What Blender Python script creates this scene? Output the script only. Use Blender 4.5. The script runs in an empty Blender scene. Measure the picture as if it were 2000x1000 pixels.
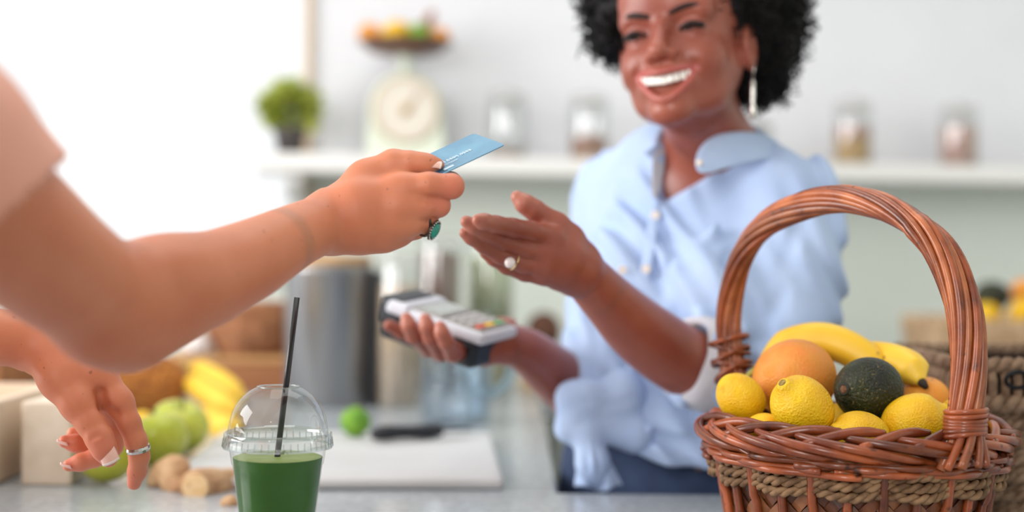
import bpy, math, random
import numpy as np
from mathutils import Vector, Matrix, Quaternion

SC = bpy.context.scene
COL = SC.collection
random.seed(7)

# ------------------------------------------------------------------ camera
F = 2778.0                       # focal length in pixels of the 2000 px wide frame (50 mm on 36 mm)
CAMZ = 1.20
ROLL = math.radians(0.6)
CR = Vector((math.cos(ROLL), 0, math.sin(ROLL)))
CU = Vector((-math.sin(ROLL), 0, math.cos(ROLL)))
CF = Vector((0, 1, 0))
CAM = Vector((0, 0, CAMZ))
cd = bpy.data.cameras.new('camera'); cam = bpy.data.objects.new('camera', cd); COL.objects.link(cam)
cd.lens = 50; cd.sensor_width = 36; cd.clip_start = 0.02
cam.matrix_world = Matrix(((CR.x, CU.x, -CF.x, CAM.x), (CR.y, CU.y, -CF.y, CAM.y), (CR.z, CU.z, -CF.z, CAM.z), (0, 0, 0, 1)))
cd.dof.use_dof = True; cd.dof.focus_distance = 1.29; cd.dof.aperture_fstop = 1.8
SC.camera = cam

def P(px, py, d):
    """the point of the room that lies d metres ahead of the camera at this pixel"""
    return CAM + d * ((px - 1000) / F * CR + (500 - py) / F * CU + CF)

# ------------------------------------------------------------------ light
w = bpy.data.worlds.new('world'); SC.world = w; w.use_nodes = True
bg = w.node_tree.nodes['Background']
bg.inputs[0].default_value = (0.985, 0.99, 1.0, 1); bg.inputs[1].default_value = 0.9

def area_light(name, loc, target, sx, sy, power, color):
    l = bpy.data.lights.new(name, 'AREA'); l.shape = 'RECTANGLE'; l.size = sx; l.size_y = sy
    l.energy = power; l.color = color
    o = bpy.data.objects.new(name, l); COL.objects.link(o)
    o.location = loc
    o.rotation_euler = (Vector(target) - Vector(loc)).to_track_quat('-Z', 'Y').to_euler()
    return o
area_light('window_daylight', (-2.6, 1.3, 1.9), (0.2, 1.6, 1.1), 1.6, 1.6, 56, (1.0, 0.985, 0.97))
area_light('shopfront_daylight', (-1.2, -2.2, 2.3), (0.3, 1.6, 1.1), 0.9, 1.8, 48, (1.0, 0.985, 0.97))
area_light('overhead_fill', (0.1, 2.0, 3.3), (0.1, 1.7, 1.0), 1.8, 1.8, 14, (1.0, 0.99, 0.98))  # soft overhead lamp added for shape; the ceiling has no opening

vs = SC.view_settings
SC.display_settings.display_device = 'sRGB'
vs.view_transform = 'Standard'; vs.look = 'None'; vs.gamma = 1.0; vs.use_curve_mapping = False
vs.exposure = 0.38
SC.cycles.use_denoising = True
SC.cycles.max_bounces = 10; SC.cycles.transparent_max_bounces = 16; SC.cycles.transmission_bounces = 10

# ------------------------------------------------------------------ helpers
def lin(c):
    f = lambda v: v / 12.92 if v <= 0.04045 else ((v + 0.055) / 1.055) ** 2.4
    return tuple(f(x / 255.0) for x in c)

def mat(name, rgb, rough=0.5, metal=0.0, rgb2=None, nscale=8.0, ndetail=4.0, nlo=0.35, nhi=0.65, bump=0.0, bscale=60.0, bdist=0.001,
        sss=0.0, sssr=0.004, coat=0.0, trans=0.0, ior=1.45, emit=0.0, stretch=None, spec=0.5, spots=None, sheen=0.0, attr=None, voro=None, rnd=None):
    m = bpy.data.materials.new(name); m.use_nodes = True
    nt = m.node_tree; N = nt.nodes; L = nt.links
    b = N['Principled BSDF']
    c1 = (*lin(rgb), 1)
    b.inputs['Base Color'].default_value = c1
    b.inputs['Roughness'].default_value = rough; b.inputs['Metallic'].default_value = metal
    b.inputs['IOR'].default_value = ior; b.inputs['Specular IOR Level'].default_value = spec
    b.inputs['Coat Weight'].default_value = coat; b.inputs['Coat Roughness'].default_value = 0.15
    b.inputs['Transmission Weight'].default_value = trans
    b.inputs['Sheen Weight'].default_value = sheen
    if sss:
        b.inputs['Subsurface Weight'].default_value = sss
        b.inputs['Subsurface Radius'].default_value = (1.0, 0.36, 0.2)
        b.inputs['Subsurface Scale'].default_value = sssr
    if emit:
        b.inputs['Emission Color'].default_value = c1; b.inputs['Emission Strength'].default_value = emit
    tc = N.new('ShaderNodeTexCoord'); vec = tc.outputs['Object']
    if stretch:
        mp = N.new('ShaderNodeMapping'); mp.inputs['Scale'].default_value = stretch
        L.new(vec, mp.inputs['Vector']); vec = mp.outputs['Vector']
    src = None
    def mix(fac, a, bcol):
        mx = N.new('ShaderNodeMix'); mx.data_type = 'RGBA'
        L.new(fac, mx.inputs[0])
        if isinstance(a, tuple): mx.inputs[6].default_value = a
        else: L.new(a, mx.inputs[6])
        mx.inputs[7].default_value = bcol
        return mx.outputs[2]
    def ramp(out, lo, hi):
        mr = N.new('ShaderNodeMapRange'); mr.inputs[1].default_value = lo; mr.inputs[2].default_value = hi
        L.new(out, mr.inputs[0]); return mr.outputs[0]
    if rgb2 is not None:
        nz = N.new('ShaderNodeTexNoise'); nz.inputs['Scale'].default_value = nscale; nz.inputs['Detail'].default_value = ndetail
        L.new(vec, nz.inputs['Vector'])
        src = mix(ramp(nz.outputs[0], nlo, nhi), c1, (*lin(rgb2), 1))
    if spots is not None:                         # (rgb, scale, lo, hi)
        nz = N.new('ShaderNodeTexNoise'); nz.inputs['Scale'].default_value = spots[1]; nz.inputs['Detail'].default_value = 2.0
        L.new(vec, nz.inputs['Vector'])
        src = mix(ramp(nz.outputs[0], spots[2], spots[3]), src or c1, (*lin(spots[0]), 1))
    for at in (attr or []):                       # (attribute, rgb)
        an = N.new('ShaderNodeAttribute'); an.attribute_name = at[0]
        src = mix(an.outputs['Fac'], src or c1, (*lin(at[1]), 1))
    if rnd is not None:                           # every piece its own tone
        oi = N.new('ShaderNodeObjectInfo'); mr = N.new('ShaderNodeMapRange'); mr.inputs[3].default_value = rnd[0]; mr.inputs[4].default_value = rnd[1]
        hs_ = N.new('ShaderNodeHueSaturation'); L.new(oi.outputs['Random'], mr.inputs[0]); L.new(mr.outputs[0], hs_.inputs['Value'])
        if src is None: hs_.inputs['Color'].default_value = c1
        else: L.new(src, hs_.inputs['Color'])
        src = hs_.outputs['Color']
    if src is not None: L.new(src, b.inputs['Base Color'])
    if bump:
        if voro:
            bz = N.new('ShaderNodeTexVoronoi'); bz.inputs['Scale'].default_value = bscale; o_ = bz.outputs[0]
        else:
            bz = N.new('ShaderNodeTexNoise'); bz.inputs['Scale'].default_value = bscale; bz.inputs['Detail'].default_value = 3.0; o_ = bz.outputs[0]
        L.new(vec, bz.inputs['Vector'])
        bp = N.new('ShaderNodeBump'); bp.inputs['Strength'].default_value = bump; bp.inputs['Distance'].default_value = bdist
        L.new(o_, bp.inputs['Height']); L.new(bp.outputs[0], b.inputs['Normal'])
    return m

def glass_mat(name, rgb=(255, 255, 255), rough=0.0, gloss=0.12, tint=1.0):
    """thin clear wall: sees through without refraction, mirrors at grazing angles"""
    m = bpy.data.materials.new(name); m.use_nodes = True
    nt = m.node_tree; N = nt.nodes; L = nt.links
    N.remove(N['Principled BSDF'])
    t = N.new('ShaderNodeBsdfTransparent'); t.inputs[0].default_value = (*lin(rgb), 1)
    g = N.new('ShaderNodeBsdfGlossy'); g.inputs['Roughness'].default_value = rough
    lw = N.new('ShaderNodeLayerWeight'); lw.inputs[0].default_value = 0.35
    mr = N.new('ShaderNodeMapRange'); mr.inputs[3].default_value = gloss; mr.inputs[4].default_value = 0.75
    mx = N.new('ShaderNodeMixShader')
    pw = N.new('ShaderNodeMath'); pw.operation = 'POWER'; pw.inputs[1].default_value = 2.6
    L.new(lw.outputs['Facing'], pw.inputs[0]); L.new(pw.outputs[0], mr.inputs[0]); L.new(mr.outputs[0], mx.inputs[0])
    L.new(t.outputs[0], mx.inputs[1]); L.new(g.outputs[0], mx.inputs[2])
    L.new(mx.outputs[0], N['Material Output'].inputs[0])
    return m

def tag(o, label=None, cat=None, group=None, kind=None):
    if label: o['label'] = label
    if cat: o['category'] = cat
    if group: o['group'] = group
    if kind: o['kind'] = kind
    return o

def mesh_obj(name, V, Fc, m=None, parent=None, smooth=True, loc=None):
    me = bpy.data.meshes.new(name)
    if isinstance(V, np.ndarray): V = V.tolist()
    if isinstance(Fc, np.ndarray): Fc = Fc.tolist()
    me.from_pydata([tuple(v) for v in V], [], Fc); me.update()
    if smooth: me.shade_smooth()
    if m is not None: me.materials.append(m)
    o = bpy.data.objects.new(name, me); COL.objects.link(o)
    if parent is not None: o.parent = parent
    if loc is not None: o.location = loc
    return o

def empty(name, loc=(0, 0, 0), rz=0.0):
    o = bpy.data.objects.new(name, None); COL.objects.link(o); o.location = loc; o.rotation_euler = (0, 0, rz)
    o.empty_display_size = 0.02
    return o

def thing(name, label, cat, loc=(0, 0, 0), rz=0.0, group=None):
    return tag(empty(name, loc, rz), label, cat, group)

def struct(o, label=None):
    o['kind'] = 'structure'
    if label: o['label'] = label
    return o

class MB:
    def __init__(s): s.V = []; s.F = []
    def add(s, V, Fc):
        n = len(s.V); s.V += [tuple(v) for v in V]; s.F += [tuple(i + n for i in f) for f in Fc]; return s
    def obj(s, name, m, parent=None, smooth=True, loc=None): return mesh_obj(name, s.V, s.F, m, parent, smooth, loc)

def box(x0, x1, y0, y1, z0, z1):
    V = [(x, y, z) for x in (x0, x1) for y in (y0, y1) for z in (z0, z1)]
    return V, [(0, 1, 3, 2), (4, 6, 7, 5), (0, 4, 5, 1), (2, 3, 7, 6), (0, 2, 6, 4), (1, 5, 7, 3)]

def bevel(o, wd=0.003, seg=2):
    md = o.modifiers.new('bevel', 'BEVEL'); md.width = wd; md.segments = seg; md.limit_method = 'ANGLE'
    return o

def tube(pts, r, n=8, closed=False, cap=True, flat=None):
    """round rod through pts; r is a number or a list. flat scales the section along the frame's first axis"""
    pts = [Vector(p) for p in pts]; m = len(pts)
    rr = [r] * m if not hasattr(r, '__len__') else list(r)
    T = []
    for i in range(m):
        a = pts[(i - 1) % m] if (closed or i > 0) else pts[0]
        b = pts[(i + 1) % m] if (closed or i < m - 1) else pts[-1]
        t = (b - a); T.append(t.normalized() if t.length > 1e-9 else Vector((0, 0, 1)))
    u = T[0].orthogonal().normalized(); V = []; Fc = []
    for i in range(m):
        if i: u = (T[i - 1].rotation_difference(T[i])) @ u
        u = (u - T[i] * u.dot(T[i])).normalized(); v = T[i].cross(u)
        for k in range(n):
            a = 2 * math.pi * k / n
            V.append(pts[i] + u * (math.cos(a) * rr[i] * (flat or 1)) + v * (math.sin(a) * rr[i]))
    for i in range(m if closed else m - 1):
        j = (i + 1) % m
        for k in range(n):
            l = (k + 1) % n
            Fc.append((i * n + k, i * n + l, j * n + l, j * n + k))
    if cap and not closed:
        Fc.append(tuple(range(n - 1, -1, -1))); Fc.append(tuple((m - 1) * n + k for k in range(n)))
    return V, Fc

def lathe(prof, n=32, cap=True):
    V = []; Fc = []; m = len(prof)
    for r, z in prof:
        for k in range(n):
            a = 2 * math.pi * k / n; V.append((r * math.cos(a), r * math.sin(a), z))
    for i in range(m - 1):
        for k in range(n):
            l = (k + 1) % n; Fc.append((i * n + k, i * n + l, (i + 1) * n + l, (i + 1) * n + k))
    if cap:
        if prof[0][0] > 1e-5: Fc.append(tuple(range(n - 1, -1, -1)))
        if prof[-1][0] > 1e-5: Fc.append(tuple((m - 1) * n + k for k in range(n)))
    return V, Fc

def spline(ctrl, n):
    """Catmull-Rom through control tuples of any length, n samples"""
    C = np.array(ctrl, float); m = len(C)
    C = np.vstack([2 * C[0] - C[1], C, 2 * C[-1] - C[-2]])
    out = []
    for s in np.linspace(0, m - 1 - 1e-6, n):
        i = int(s); t = s - i; p0, p1, p2, p3 = C[i], C[i + 1], C[i + 2], C[i + 3]
        out.append(0.5 * ((2 * p1) + (p2 - p0) * t + (2 * p0 - 5 * p1 + 4 * p2 - p3) * t * t + (3 * p1 - p0 - 3 * p2 + p3) * t ** 3))
    return out

def vnoise(p, s=1.0, seed=0):
    """cheap smooth pseudo noise in -1..1, p (...,3)"""
    p = np.asarray(p, float) * s
    r = np.zeros(p.shape[:-1]); rs = np.random.RandomState(seed)
    for k in range(5):
        d = rs.normal(size=3); d /= np.linalg.norm(d); f = rs.uniform(0.7, 1.8); ph = rs.uniform(0, 6.28)
        r += np.sin(p @ d * f * 6.28 + ph)
    return r / 3.2

def orient(o, zaxis, xhint=(1, 0, 0), loc=None):
    z = Vector(zaxis).normalized(); x = Vector(xhint); x = (x - z * x.dot(z)).normalized(); y = z.cross(x)
    M = Matrix(((x.x, y.x, z.x, 0), (x.y, y.y, z.y, 0), (x.z, y.z, z.z, 0), (0, 0, 0, 1)))
    if loc is not None: M.translation = Vector(loc)
    o.matrix_world = M
    return o

# ------------------------------------------------------------------ organic surfaces: distance field + surface nets
class SDF:
    def __init__(s, lo, hi, h, like=None):
        if like is not None: s.lo, s.h, s.n = like.lo, like.h, like.n
        else:
            s.lo = np.array(lo, float); s.h = h; s.n = np.ceil((np.array(hi, float) - s.lo) / h).astype(int) + 1
        s.a = np.full(s.n, 0.2, np.float32)
    def _sub(s, lo, hi):
        i0 = np.clip(np.floor((np.array(lo) - s.lo) / s.h).astype(int), 0, s.n)
        i1 = np.clip(np.ceil((np.array(hi) - s.lo) / s.h).astype(int) + 1, 0, s.n)
        if (i1 <= i0).any(): return None, None
        ax = [(s.lo[k] + s.h * np.arange(i0[k], i1[k])).astype(np.float32) for k in range(3)]
        return tuple(slice(i0[k], i1[k]) for k in range(3)), (ax[0][:, None, None], ax[1][None, :, None], ax[2][None, None, :])
    def _put(s, sl, d, k, op):
        a = s.a[sl]
        if op == 'u':
            if k > 0:
                hh = np.maximum(k - np.abs(a - d), 0) / k; s.a[sl] = np.minimum(a, d) - hh * hh * k * 0.25
            else: s.a[sl] = np.minimum(a, d)
        elif op == 's':
            d = -d
            if k > 0:
                hh = np.maximum(k - np.abs(a - d), 0) / k; s.a[sl] = np.maximum(a, d) + hh * hh * k * 0.25
            else: s.a[sl] = np.maximum(a, d)
    def ball(s, c, r, k=0.0, op='u'): return s.ell(c, (r, r, r), None, k, op)
    def ell(s, c, rad, R=None, k=0.0, op='u'):
        c = np.array(c, float); rad = np.array(rad, float); m = rad.max() + k + 3 * s.h
        sl, g = s._sub(c - m, c + m)
        if sl is None: return s
        x, y, z = g[0] - c[0], g[1] - c[1], g[2] - c[2]
        if R is not None:
            R = np.array(R, float)      # columns are the axes
            x, y, z = (x * R[0, i] + y * R[1, i] + z * R[2, i] for i in range(3))
        k0 = np.sqrt((x / rad[0]) ** 2 + (y / rad[1]) ** 2 + (z / rad[2]) ** 2)
        k1 = np.sqrt((x / rad[0] ** 2) ** 2 + (y / rad[1] ** 2) ** 2 + (z / rad[2] ** 2) ** 2)
        s._put(sl, (k0 * (k0 - 1) / np.maximum(k1, 1e-6)).astype(np.float32), k, op); return s
    def cone(s, a, b, r1, r2, k=0.0, op='u'):
        a = np.array(a, float); b = np.array(b, float); ba = b - a; l2 = float(ba @ ba); rr = r1 - r2
        if l2 <= rr * rr * 1.02 + 1e-10:
            return s.ball(a if r1 > r2 else b, max(r1, r2), k, op)
        m = max(r1, r2) + k + 3 * s.h
        sl, g = s._sub(np.minimum(a, b) - m, np.maximum(a, b) + m)
        if sl is None: return s
        x, y, z = g[0] - a[0], g[1] - a[1], g[2] - a[2]
        il2 = 1 / l2; a2 = l2 - rr * rr
        yy = x * ba[0] + y * ba[1] + z * ba[2]; zz = yy - l2
        x2 = (x * l2 - ba[0] * yy) ** 2 + (y * l2 - ba[1] * yy) ** 2 + (z * l2 - ba[2] * yy) ** 2
        y2 = yy * yy * l2; z2 = zz * zz * l2
        kk = np.sign(rr) * rr * rr * x2
        d = np.where(np.sign(zz) * a2 * z2 > kk, np.sqrt(x2 + z2) * il2 - r2,
                     np.where(np.sign(yy) * a2 * y2 < kk, np.sqrt(x2 + y2) * il2 - r1, (np.sqrt(x2 * a2 * il2) + yy * rr) * il2 - r1))
        s._put(sl, d.astype(np.float32), k, op); return s
    def chain(s, pts, k=0.0, op='u', kj=0.004):
        """pts: (vector, radius). joints blend among themselves hard, the whole chain with k"""
        t = None
        for (a, r1), (b, r2) in zip(pts[:-1], pts[1:]): s.cone(a, b, r1, r2, k, op)
        return s
    def slab(s, c, half, R, rnd=0.0, k=0.0, op='u'):
        c = np.array(c, float); half = np.array(half, float); m = np.linalg.norm(half) + rnd + k + 3 * s.h
        sl, g = s._sub(c - m, c + m)
        if sl is None: return s
        x, y, z = g[0] - c[0], g[1] - c[1], g[2] - c[2]; R = np.array(R, float)
        q = [np.abs(x * R[0, i] + y * R[1, i] + z * R[2, i]) - half[i] for i in range(3)]
        d = np.sqrt(sum(np.maximum(v, 0) ** 2 for v in q)) + np.minimum(np.maximum(np.maximum(q[0], q[1]), q[2]), 0) - rnd
        s._put(sl, d.astype(np.float32), k, op); return s
    def merge(s, o, k=0.0, op='u'): s._put((slice(None),) * 3, o.a, k, op); return s
    def cut(s, fn):
        """keep only where fn(x, y, z) < 0"""
        sl, g = s._sub(s.lo, s.lo + s.h * s.n); s.a = np.maximum(s.a, fn(*g).astype(np.float32)); return s
    def displace(s, fn, band=0.03):
        idx = np.nonzero(np.abs(s.a) < band)
        p = s.lo + s.h * np.stack(idx, -1)
        s.a[idx] += fn(p).astype(np.float32); return s
    def mesh(s, smooth=1):
        a = s.a; neg = a < 0; n = np.array(a.shape)
        c = np.zeros(n - 1, np.uint8)
        for dx in (0, 1):
            for dy in (0, 1):
                for dz in (0, 1): c += neg[dx:n[0] - 1 + dx, dy:n[1] - 1 + dy, dz:n[2] - 1 + dz]
        act = (c > 0) & (c < 8); ii = np.stack(np.nonzero(act), -1)
        idm = np.full(n - 1, -1, np.int32); idm[tuple(ii.T)] = np.arange(len(ii))
        corners = [(x, y, z) for x in (0, 1) for y in (0, 1) for z in (0, 1)]
        val = {cc: a[ii[:, 0] + cc[0], ii[:, 1] + cc[1], ii[:, 2] + cc[2]] for cc in corners}
        acc = np.zeros((len(ii), 3)); cnt = np.zeros(len(ii))
        for p in corners:
            for ax in range(3):
                if p[ax]: continue
                q = list(p); q[ax] = 1; q = tuple(q)
                va, vb = val[p], val[q]; cr = (va < 0) != (vb < 0)
                t = np.where(cr, va / np.where(cr, va - vb, 1), 0)
                e = np.tile(np.array(p, float), (len(ii), 1)); e[:, ax] = t
                acc[cr] += e[cr]; cnt += cr
        V = s.lo + s.h * (ii + acc / cnt[:, None])
        Q = []
        for ax in range(3):
            b, d = (ax + 1) % 3, (ax + 2) % 3
            sl0 = [slice(None)] * 3; sl1 = [slice(None)] * 3
            sl0[ax] = slice(0, n[ax] - 1); sl1[ax] = slice(1, n[ax])
            n0, n1 = neg[tuple(sl0)], neg[tuple(sl1)]
            e = np.stack(np.nonzero(n0 != n1), -1)
            e = e[(e[:, b] > 0) & (e[:, d] > 0) & (e[:, b] < n[b] - 1) & (e[:, d] < n[d] - 1)]
            fl = n0[tuple(e.T)]
            def cell(ob, od):
                f = e.copy(); f[:, b] -= ob; f[:, d] -= od; return idm[tuple(f.T)]
            q = np.stack([cell(1, 1), cell(0, 1), cell(0, 0), cell(1, 0)], -1)
            q[~fl] = q[~fl][:, ::-1]; Q.append(q)
        Q = np.concatenate(Q)
        for _ in range(smooth):       # light relaxing
            S = np.zeros_like(V); C = np.zeros(len(V))
            for i in range(4):
                np.add.at(S, Q[:, i], V[Q[:, (i + 1) % 4]]); np.add.at(S, Q[:, i], V[Q[:, (i + 3) % 4]]); np.add.at(C, Q[:, i], 2)
            V = 0.4 * V + 0.6 * S / np.maximum(C, 1)[:, None]
        return V, Q

def np_mesh(name, V, Q, m, parent=None):
    me = bpy.data.meshes.new(name)
    me.vertices.add(len(V)); me.vertices.foreach_set('co', np.asarray(V, np.float32).ravel())
    me.loops.add(Q.size); me.loops.foreach_set('vertex_index', Q.astype(np.int32).ravel())
    me.polygons.add(len(Q)); me.polygons.foreach_set('loop_start', np.arange(0, Q.size, 4, dtype=np.int32))
    me.update(calc_edges=True); me.validate(); me.shade_smooth()
    me.materials.append(m)
    o = bpy.data.objects.new(name, me); COL.objects.link(o)
    if parent is not None: o.parent = parent
    return o

def set_attr(o, name, vals):
    at = o.data.attributes.new(name, 'FLOAT', 'POINT'); at.data.foreach_set('value', np.asarray(vals, np.float32))

def seg_dist(V, pts):
    """distance of V to a polyline"""
    d = np.full(len(V), 9.0)
    for a, b in zip(pts[:-1], pts[1:]):
        a = np.array(a); b = np.array(b); ba = b - a
        t = np.clip(((V - a) @ ba) / (ba @ ba), 0, 1)
        d = np.minimum(d, np.linalg.norm(V - a - t[:, None] * ba, axis=1))
    return d

# ================================================================== the room
CZ = 0.92                                  # counter top height
WS = 0.12                                  # the back wall runs a little away to the right
WALL_A = math.atan(WS)
WX = Vector((math.cos(WALL_A), math.sin(WALL_A), 0)); WN = Vector((math.sin(WALL_A), -math.cos(WALL_A), 0))
W0 = Vector((0, 3.6, 0))
def onwall(px, py, off=0.0):
    """room point on the plane that stands off metres in front of the back wall"""
    q = W0 + WN * off; ray = P(px, py, 1.0) - CAM
    t = (q - CAM).dot(WN) / ray.dot(WN)
    return CAM + ray * t
def wl(p):                                 # wall-local x and z
    return (p - W0).dot(WX), p.z
def wp(x, z, off=0.0): return W0 + WX * x + WN * off + Vector((0, 0, z))
def wbox(x0, x1, o0, o1, z0, z1):
    V = [wp(x, z, o) for x in (x0, x1) for o in (o0, o1) for z in (z0, z1)]
    return V, box(0, 1, 0, 1, 0, 1)[1]

M_wall = mat('white_plaster', (230, 231, 236), 0.85, rgb2=(225, 226, 231), nscale=3, bump=0.15, bscale=40)
M_sage = mat('sage_plaster', (236, 241, 232), 0.8, rgb2=(231, 237, 228), nscale=3, bump=0.12, bscale=40)
M_white = mat('white_paint', (240, 239, 236), 0.45)
M_frame = mat('pale_wood_frame', (222, 196, 166), 0.5, rgb2=(208, 180, 150), nscale=6, stretch=(1, 1, 0.1))
M_floor = mat('floor_boards', (150, 138, 126), 0.5, rgb2=(132, 120, 110), nscale=5)
M_counter = mat('grey_stone', (188, 195, 201), 0.2, rgb2=(166, 172, 178), nscale=90, ndetail=6, spots=((176, 180, 180), 240, 0.56, 0.68))
M_cab = mat('counter_front', (206, 210, 206), 0.5)
M_pane = glass_mat('window_glass', (252, 253, 253), 0.0, 0.01)

ZSHELF = wl(onwall(1150, 317, 0.13))[1]
xw0, _ = wl(onwall(597, 200)); xwL, _ = wl(onwall(-420, 200)); ZSILL = wl(onwall(300, 520))[1]; ZTOP = 2.55; XR = 2.6; XL = -3.2
wb = MB(); wb.add(*wbox(xw0, XR, -0.12, 0, ZSHELF, 3.6)); wb.add(*wbox(XL, xwL, -0.12, 0, ZSILL, 3.6)); wb.add(*wbox(xwL, xw0, -0.12, 0, ZTOP, 3.6))
struct(wb.obj('wall_back', M_wall, smooth=False), 'white plaster wall above the shelf')
ws = MB(); ws.add(*wbox(xw0, XR, -0.12, 0.002, 0, ZSHELF)); ws.add(*wbox(XL, xw0, -0.12, 0.002, 0, ZSILL))
struct(ws.obj('wall_lower', M_sage, smooth=False), 'pale sage green lower wall behind the counters')
# window
win = struct(empty('window_1', wp((xwL + xw0) / 2, ZSILL, 0)), 'bright tall window beside the shelf')
def local(o, V): return [tuple(Vector(v) - o.location) for v in V]
def wpart(name, args, m, par, bev=0.004):
    V, f = wbox(*args); o = mesh_obj(name, local(par, V), f, m, par, smooth=False); bevel(o, bev, 2); return o
wpart('window_frame', (xw0 - 0.004, xw0 + 0.014, -0.10, 0.02, ZSILL, ZTOP), M_frame, win)
wpart('window_frame', (xwL - 0.014, xwL + 0.004, -0.10, 0.02, ZSILL, ZTOP), M_frame, win)
wpart('window_frame', (xwL, xw0, -0.10, 0.02, ZTOP - 0.03, ZTOP + 0.03), M_frame, win)
wpart('window_sill', (xwL - 0.03, xw0 + 0.03, -0.10, 0.05, ZSILL - 0.03, ZSILL), M_white, win)
wpart('pane', (xwL, xw0, -0.062, -0.058, ZSILL, ZTOP), M_pane, win, 0.0005)
# floor, ceiling, right wall
fl = mesh_obj('floor', *box(-4, 4, -4, 4.4, -0.05, 0), M_floor, smooth=False); struct(fl)
M_ceil = mat('ceiling_paint', (238, 237, 234), 0.9)
struct(mesh_obj('wall_front', *box(-4, 4, -3.2, -3.1, 0, 3.6), M_wall, smooth=False))
struct(mesh_obj('ceiling', *box(-4, 4, -3.2, 4.4, 3.6, 3.65), M_ceil, smooth=False))
struct(mesh_obj('wall_right', *box(2.45, 2.57, -3.1, 4.2, 0, 3.6), M_sage, smooth=False))
# counters: front run, left arm to the wall, back run under the shelf
def slab_counter(name, label, x0, x1, y0, y1, xi=None):
    t = thing(name, label, 'counter', (0.5 * (x0 + x1), 0.5 * (y0 + y1), 0))
    cx, cy = t.location.x, t.location.y
    o = mesh_obj('countertop', *box(x0 - cx, x1 - cx, y0 - cy, y1 - cy, CZ - 0.035, CZ), M_counter, t, smooth=False); bevel(o, 0.004, 2)
    mesh_obj('cabinet_body', *box(x0 - cx + 0.03, x1 - cx - 0.03, y0 - cy + 0.03, y1 - cy - 0.03, 0.0, CZ - 0.035), M_cab, t, smooth=False)
    return t
slab_counter('serving_counter', 'long grey stone serving counter under the cup and wicker basket', -2.2, 2.2, 1.02, 1.685)
slab_counter('side_counter', 'grey stone counter arm carrying the cutting board and fruit', -2.2, 0.058, 1.687, 3.25)
slab_counter('back_counter', 'grey stone back counter under the wall shelf', 0.060, 2.2, 2.75, 3.55)

# ------------------------------------------------------------------ wall shelf
SH0, _ = wl(onwall(500, 320, 0.2)); SH1 = 2.3
shelf = thing('wall_shelf', 'long white painted wall shelf carrying jars, scale and plant', 'shelf', wp(0, ZSHELF, 0))
wpart('shelf_board', (SH0, SH1, 0.003, 0.27, ZSHELF - 0.042, ZSHELF), M_white, shelf, 0.004)
def bracket(x):
    prof = [(0.003, -0.042), (0.22, -0.042), (0.22, -0.07), (0.10, -0.10), (0.06, -0.16), (0.05, -0.24), (0.003, -0.24)]
    V = [wp(x + s, ZSHELF + z, o) for s in (-0.02, 0.02) for o, z in prof]; n = len(prof)
    Fc = [tuple(range(n)), tuple(range(2 * n - 1, n - 1, -1))] + [(i, (i + 1) % n, n + (i + 1) % n, n + i)[::-1] for i in range(n)]
    o = mesh_obj('bracket', local(shelf, V), Fc, M_white, shelf, smooth=False); bevel(o, 0.003, 2)
for px in (575,): bracket(wl(onwall(px, 330, 0.15))[0])

# ------------------------------------------------------------------ jars on the shelf
M_jar = glass_mat('jar_glass', (243, 245, 245), 0.04, 0.20)
M_lid = glass_mat('lid_glass', (244, 245, 244), 0.05, 0.2)
M_seal = mat('jar_seal', (228, 225, 221), 0.5)
def jar(px, label, fills, h=0.165, r=0.047, off=0.13, lid=None, z=None):
    x, _ = wl(onwall(px, 320, off)); base = wp(x, z if z is not None else ZSHELF + 0.001, off)
    t = thing('storage_jar', label, 'jar', base, group='glass jars on the wall shelf')
    mesh_obj('glass_body', *lathe([(0.0, 0.0), (r * 0.92, 0.0), (r, 0.006), (r, h * 0.86), (r * 0.94, h * 0.90)], 36, cap=False), M_jar, t)
    mesh_obj('seal', *lathe([(r * 0.9, h * 0.885), (r * 0.97, h * 0.89), (r * 0.97, h * 0.905), (r * 0.9, h * 0.91)], 36), M_seal, t)
    mesh_obj('lid', *lathe([(r * 0.97, h * 0.91), (r * 1.0, h * 0.93), (r * 0.9, h * 0.985), (r * 0.3, h * 1.0), (r * 0.28, h * 1.04), (0.0, h * 1.06)], 36, cap=False), lid or M_lid, t)
    z0 = 0.004
    for nm, col, hh in fills:
        m = mat('jar_' + nm, col, 0.8, rgb2=tuple(int(c * 0.8) for c in col), nscale=120, bump=0.6, bscale=160, bdist=0.002)
        mesh_obj(nm, *lathe([(0.0, z0), (r * 0.93, z0), (r * 0.93, z0 + hh), (r * 0.5, z0 + hh + 0.004), (0.0, z0 + hh + 0.003)], 36, cap=False), m, t); z0 += hh + 0.001
    return t
jar(990, 'nearly empty clear glass jar with a little brown filling, beside the kitchen scale', [('brown_filling', (176, 140, 120), 0.018)])
jar(1150, 'clear glass jar one third full of brown cinnamon coloured filling', [('orange_layer', (206, 150, 100), 0.012), ('brown_filling', (178, 128, 100), 0.045)])
jar(1310, 'clear glass jar half hidden behind the neck of the smiling woman', [('white_filling', (225, 220, 212), 0.03)])
jar(1472, 'glass jar with a dark lid behind the curly hair of the woman', [('pale_filling', (222, 214, 204), 0.05)], h=0.10, lid=mat('dark_lid', (70, 68, 66), 0.4))
jar(1665, 'glass jar with a pink layer over yellow filling', [('yellow_filling', (214, 170, 96), 0.065), ('pink_layer', (204, 150, 130), 0.03)])
jar(1872, 'glass jar filled with pale pink grains, next to the yellow one', [('pink_filling', (218, 172, 156), 0.10)], h=0.16)

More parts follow.
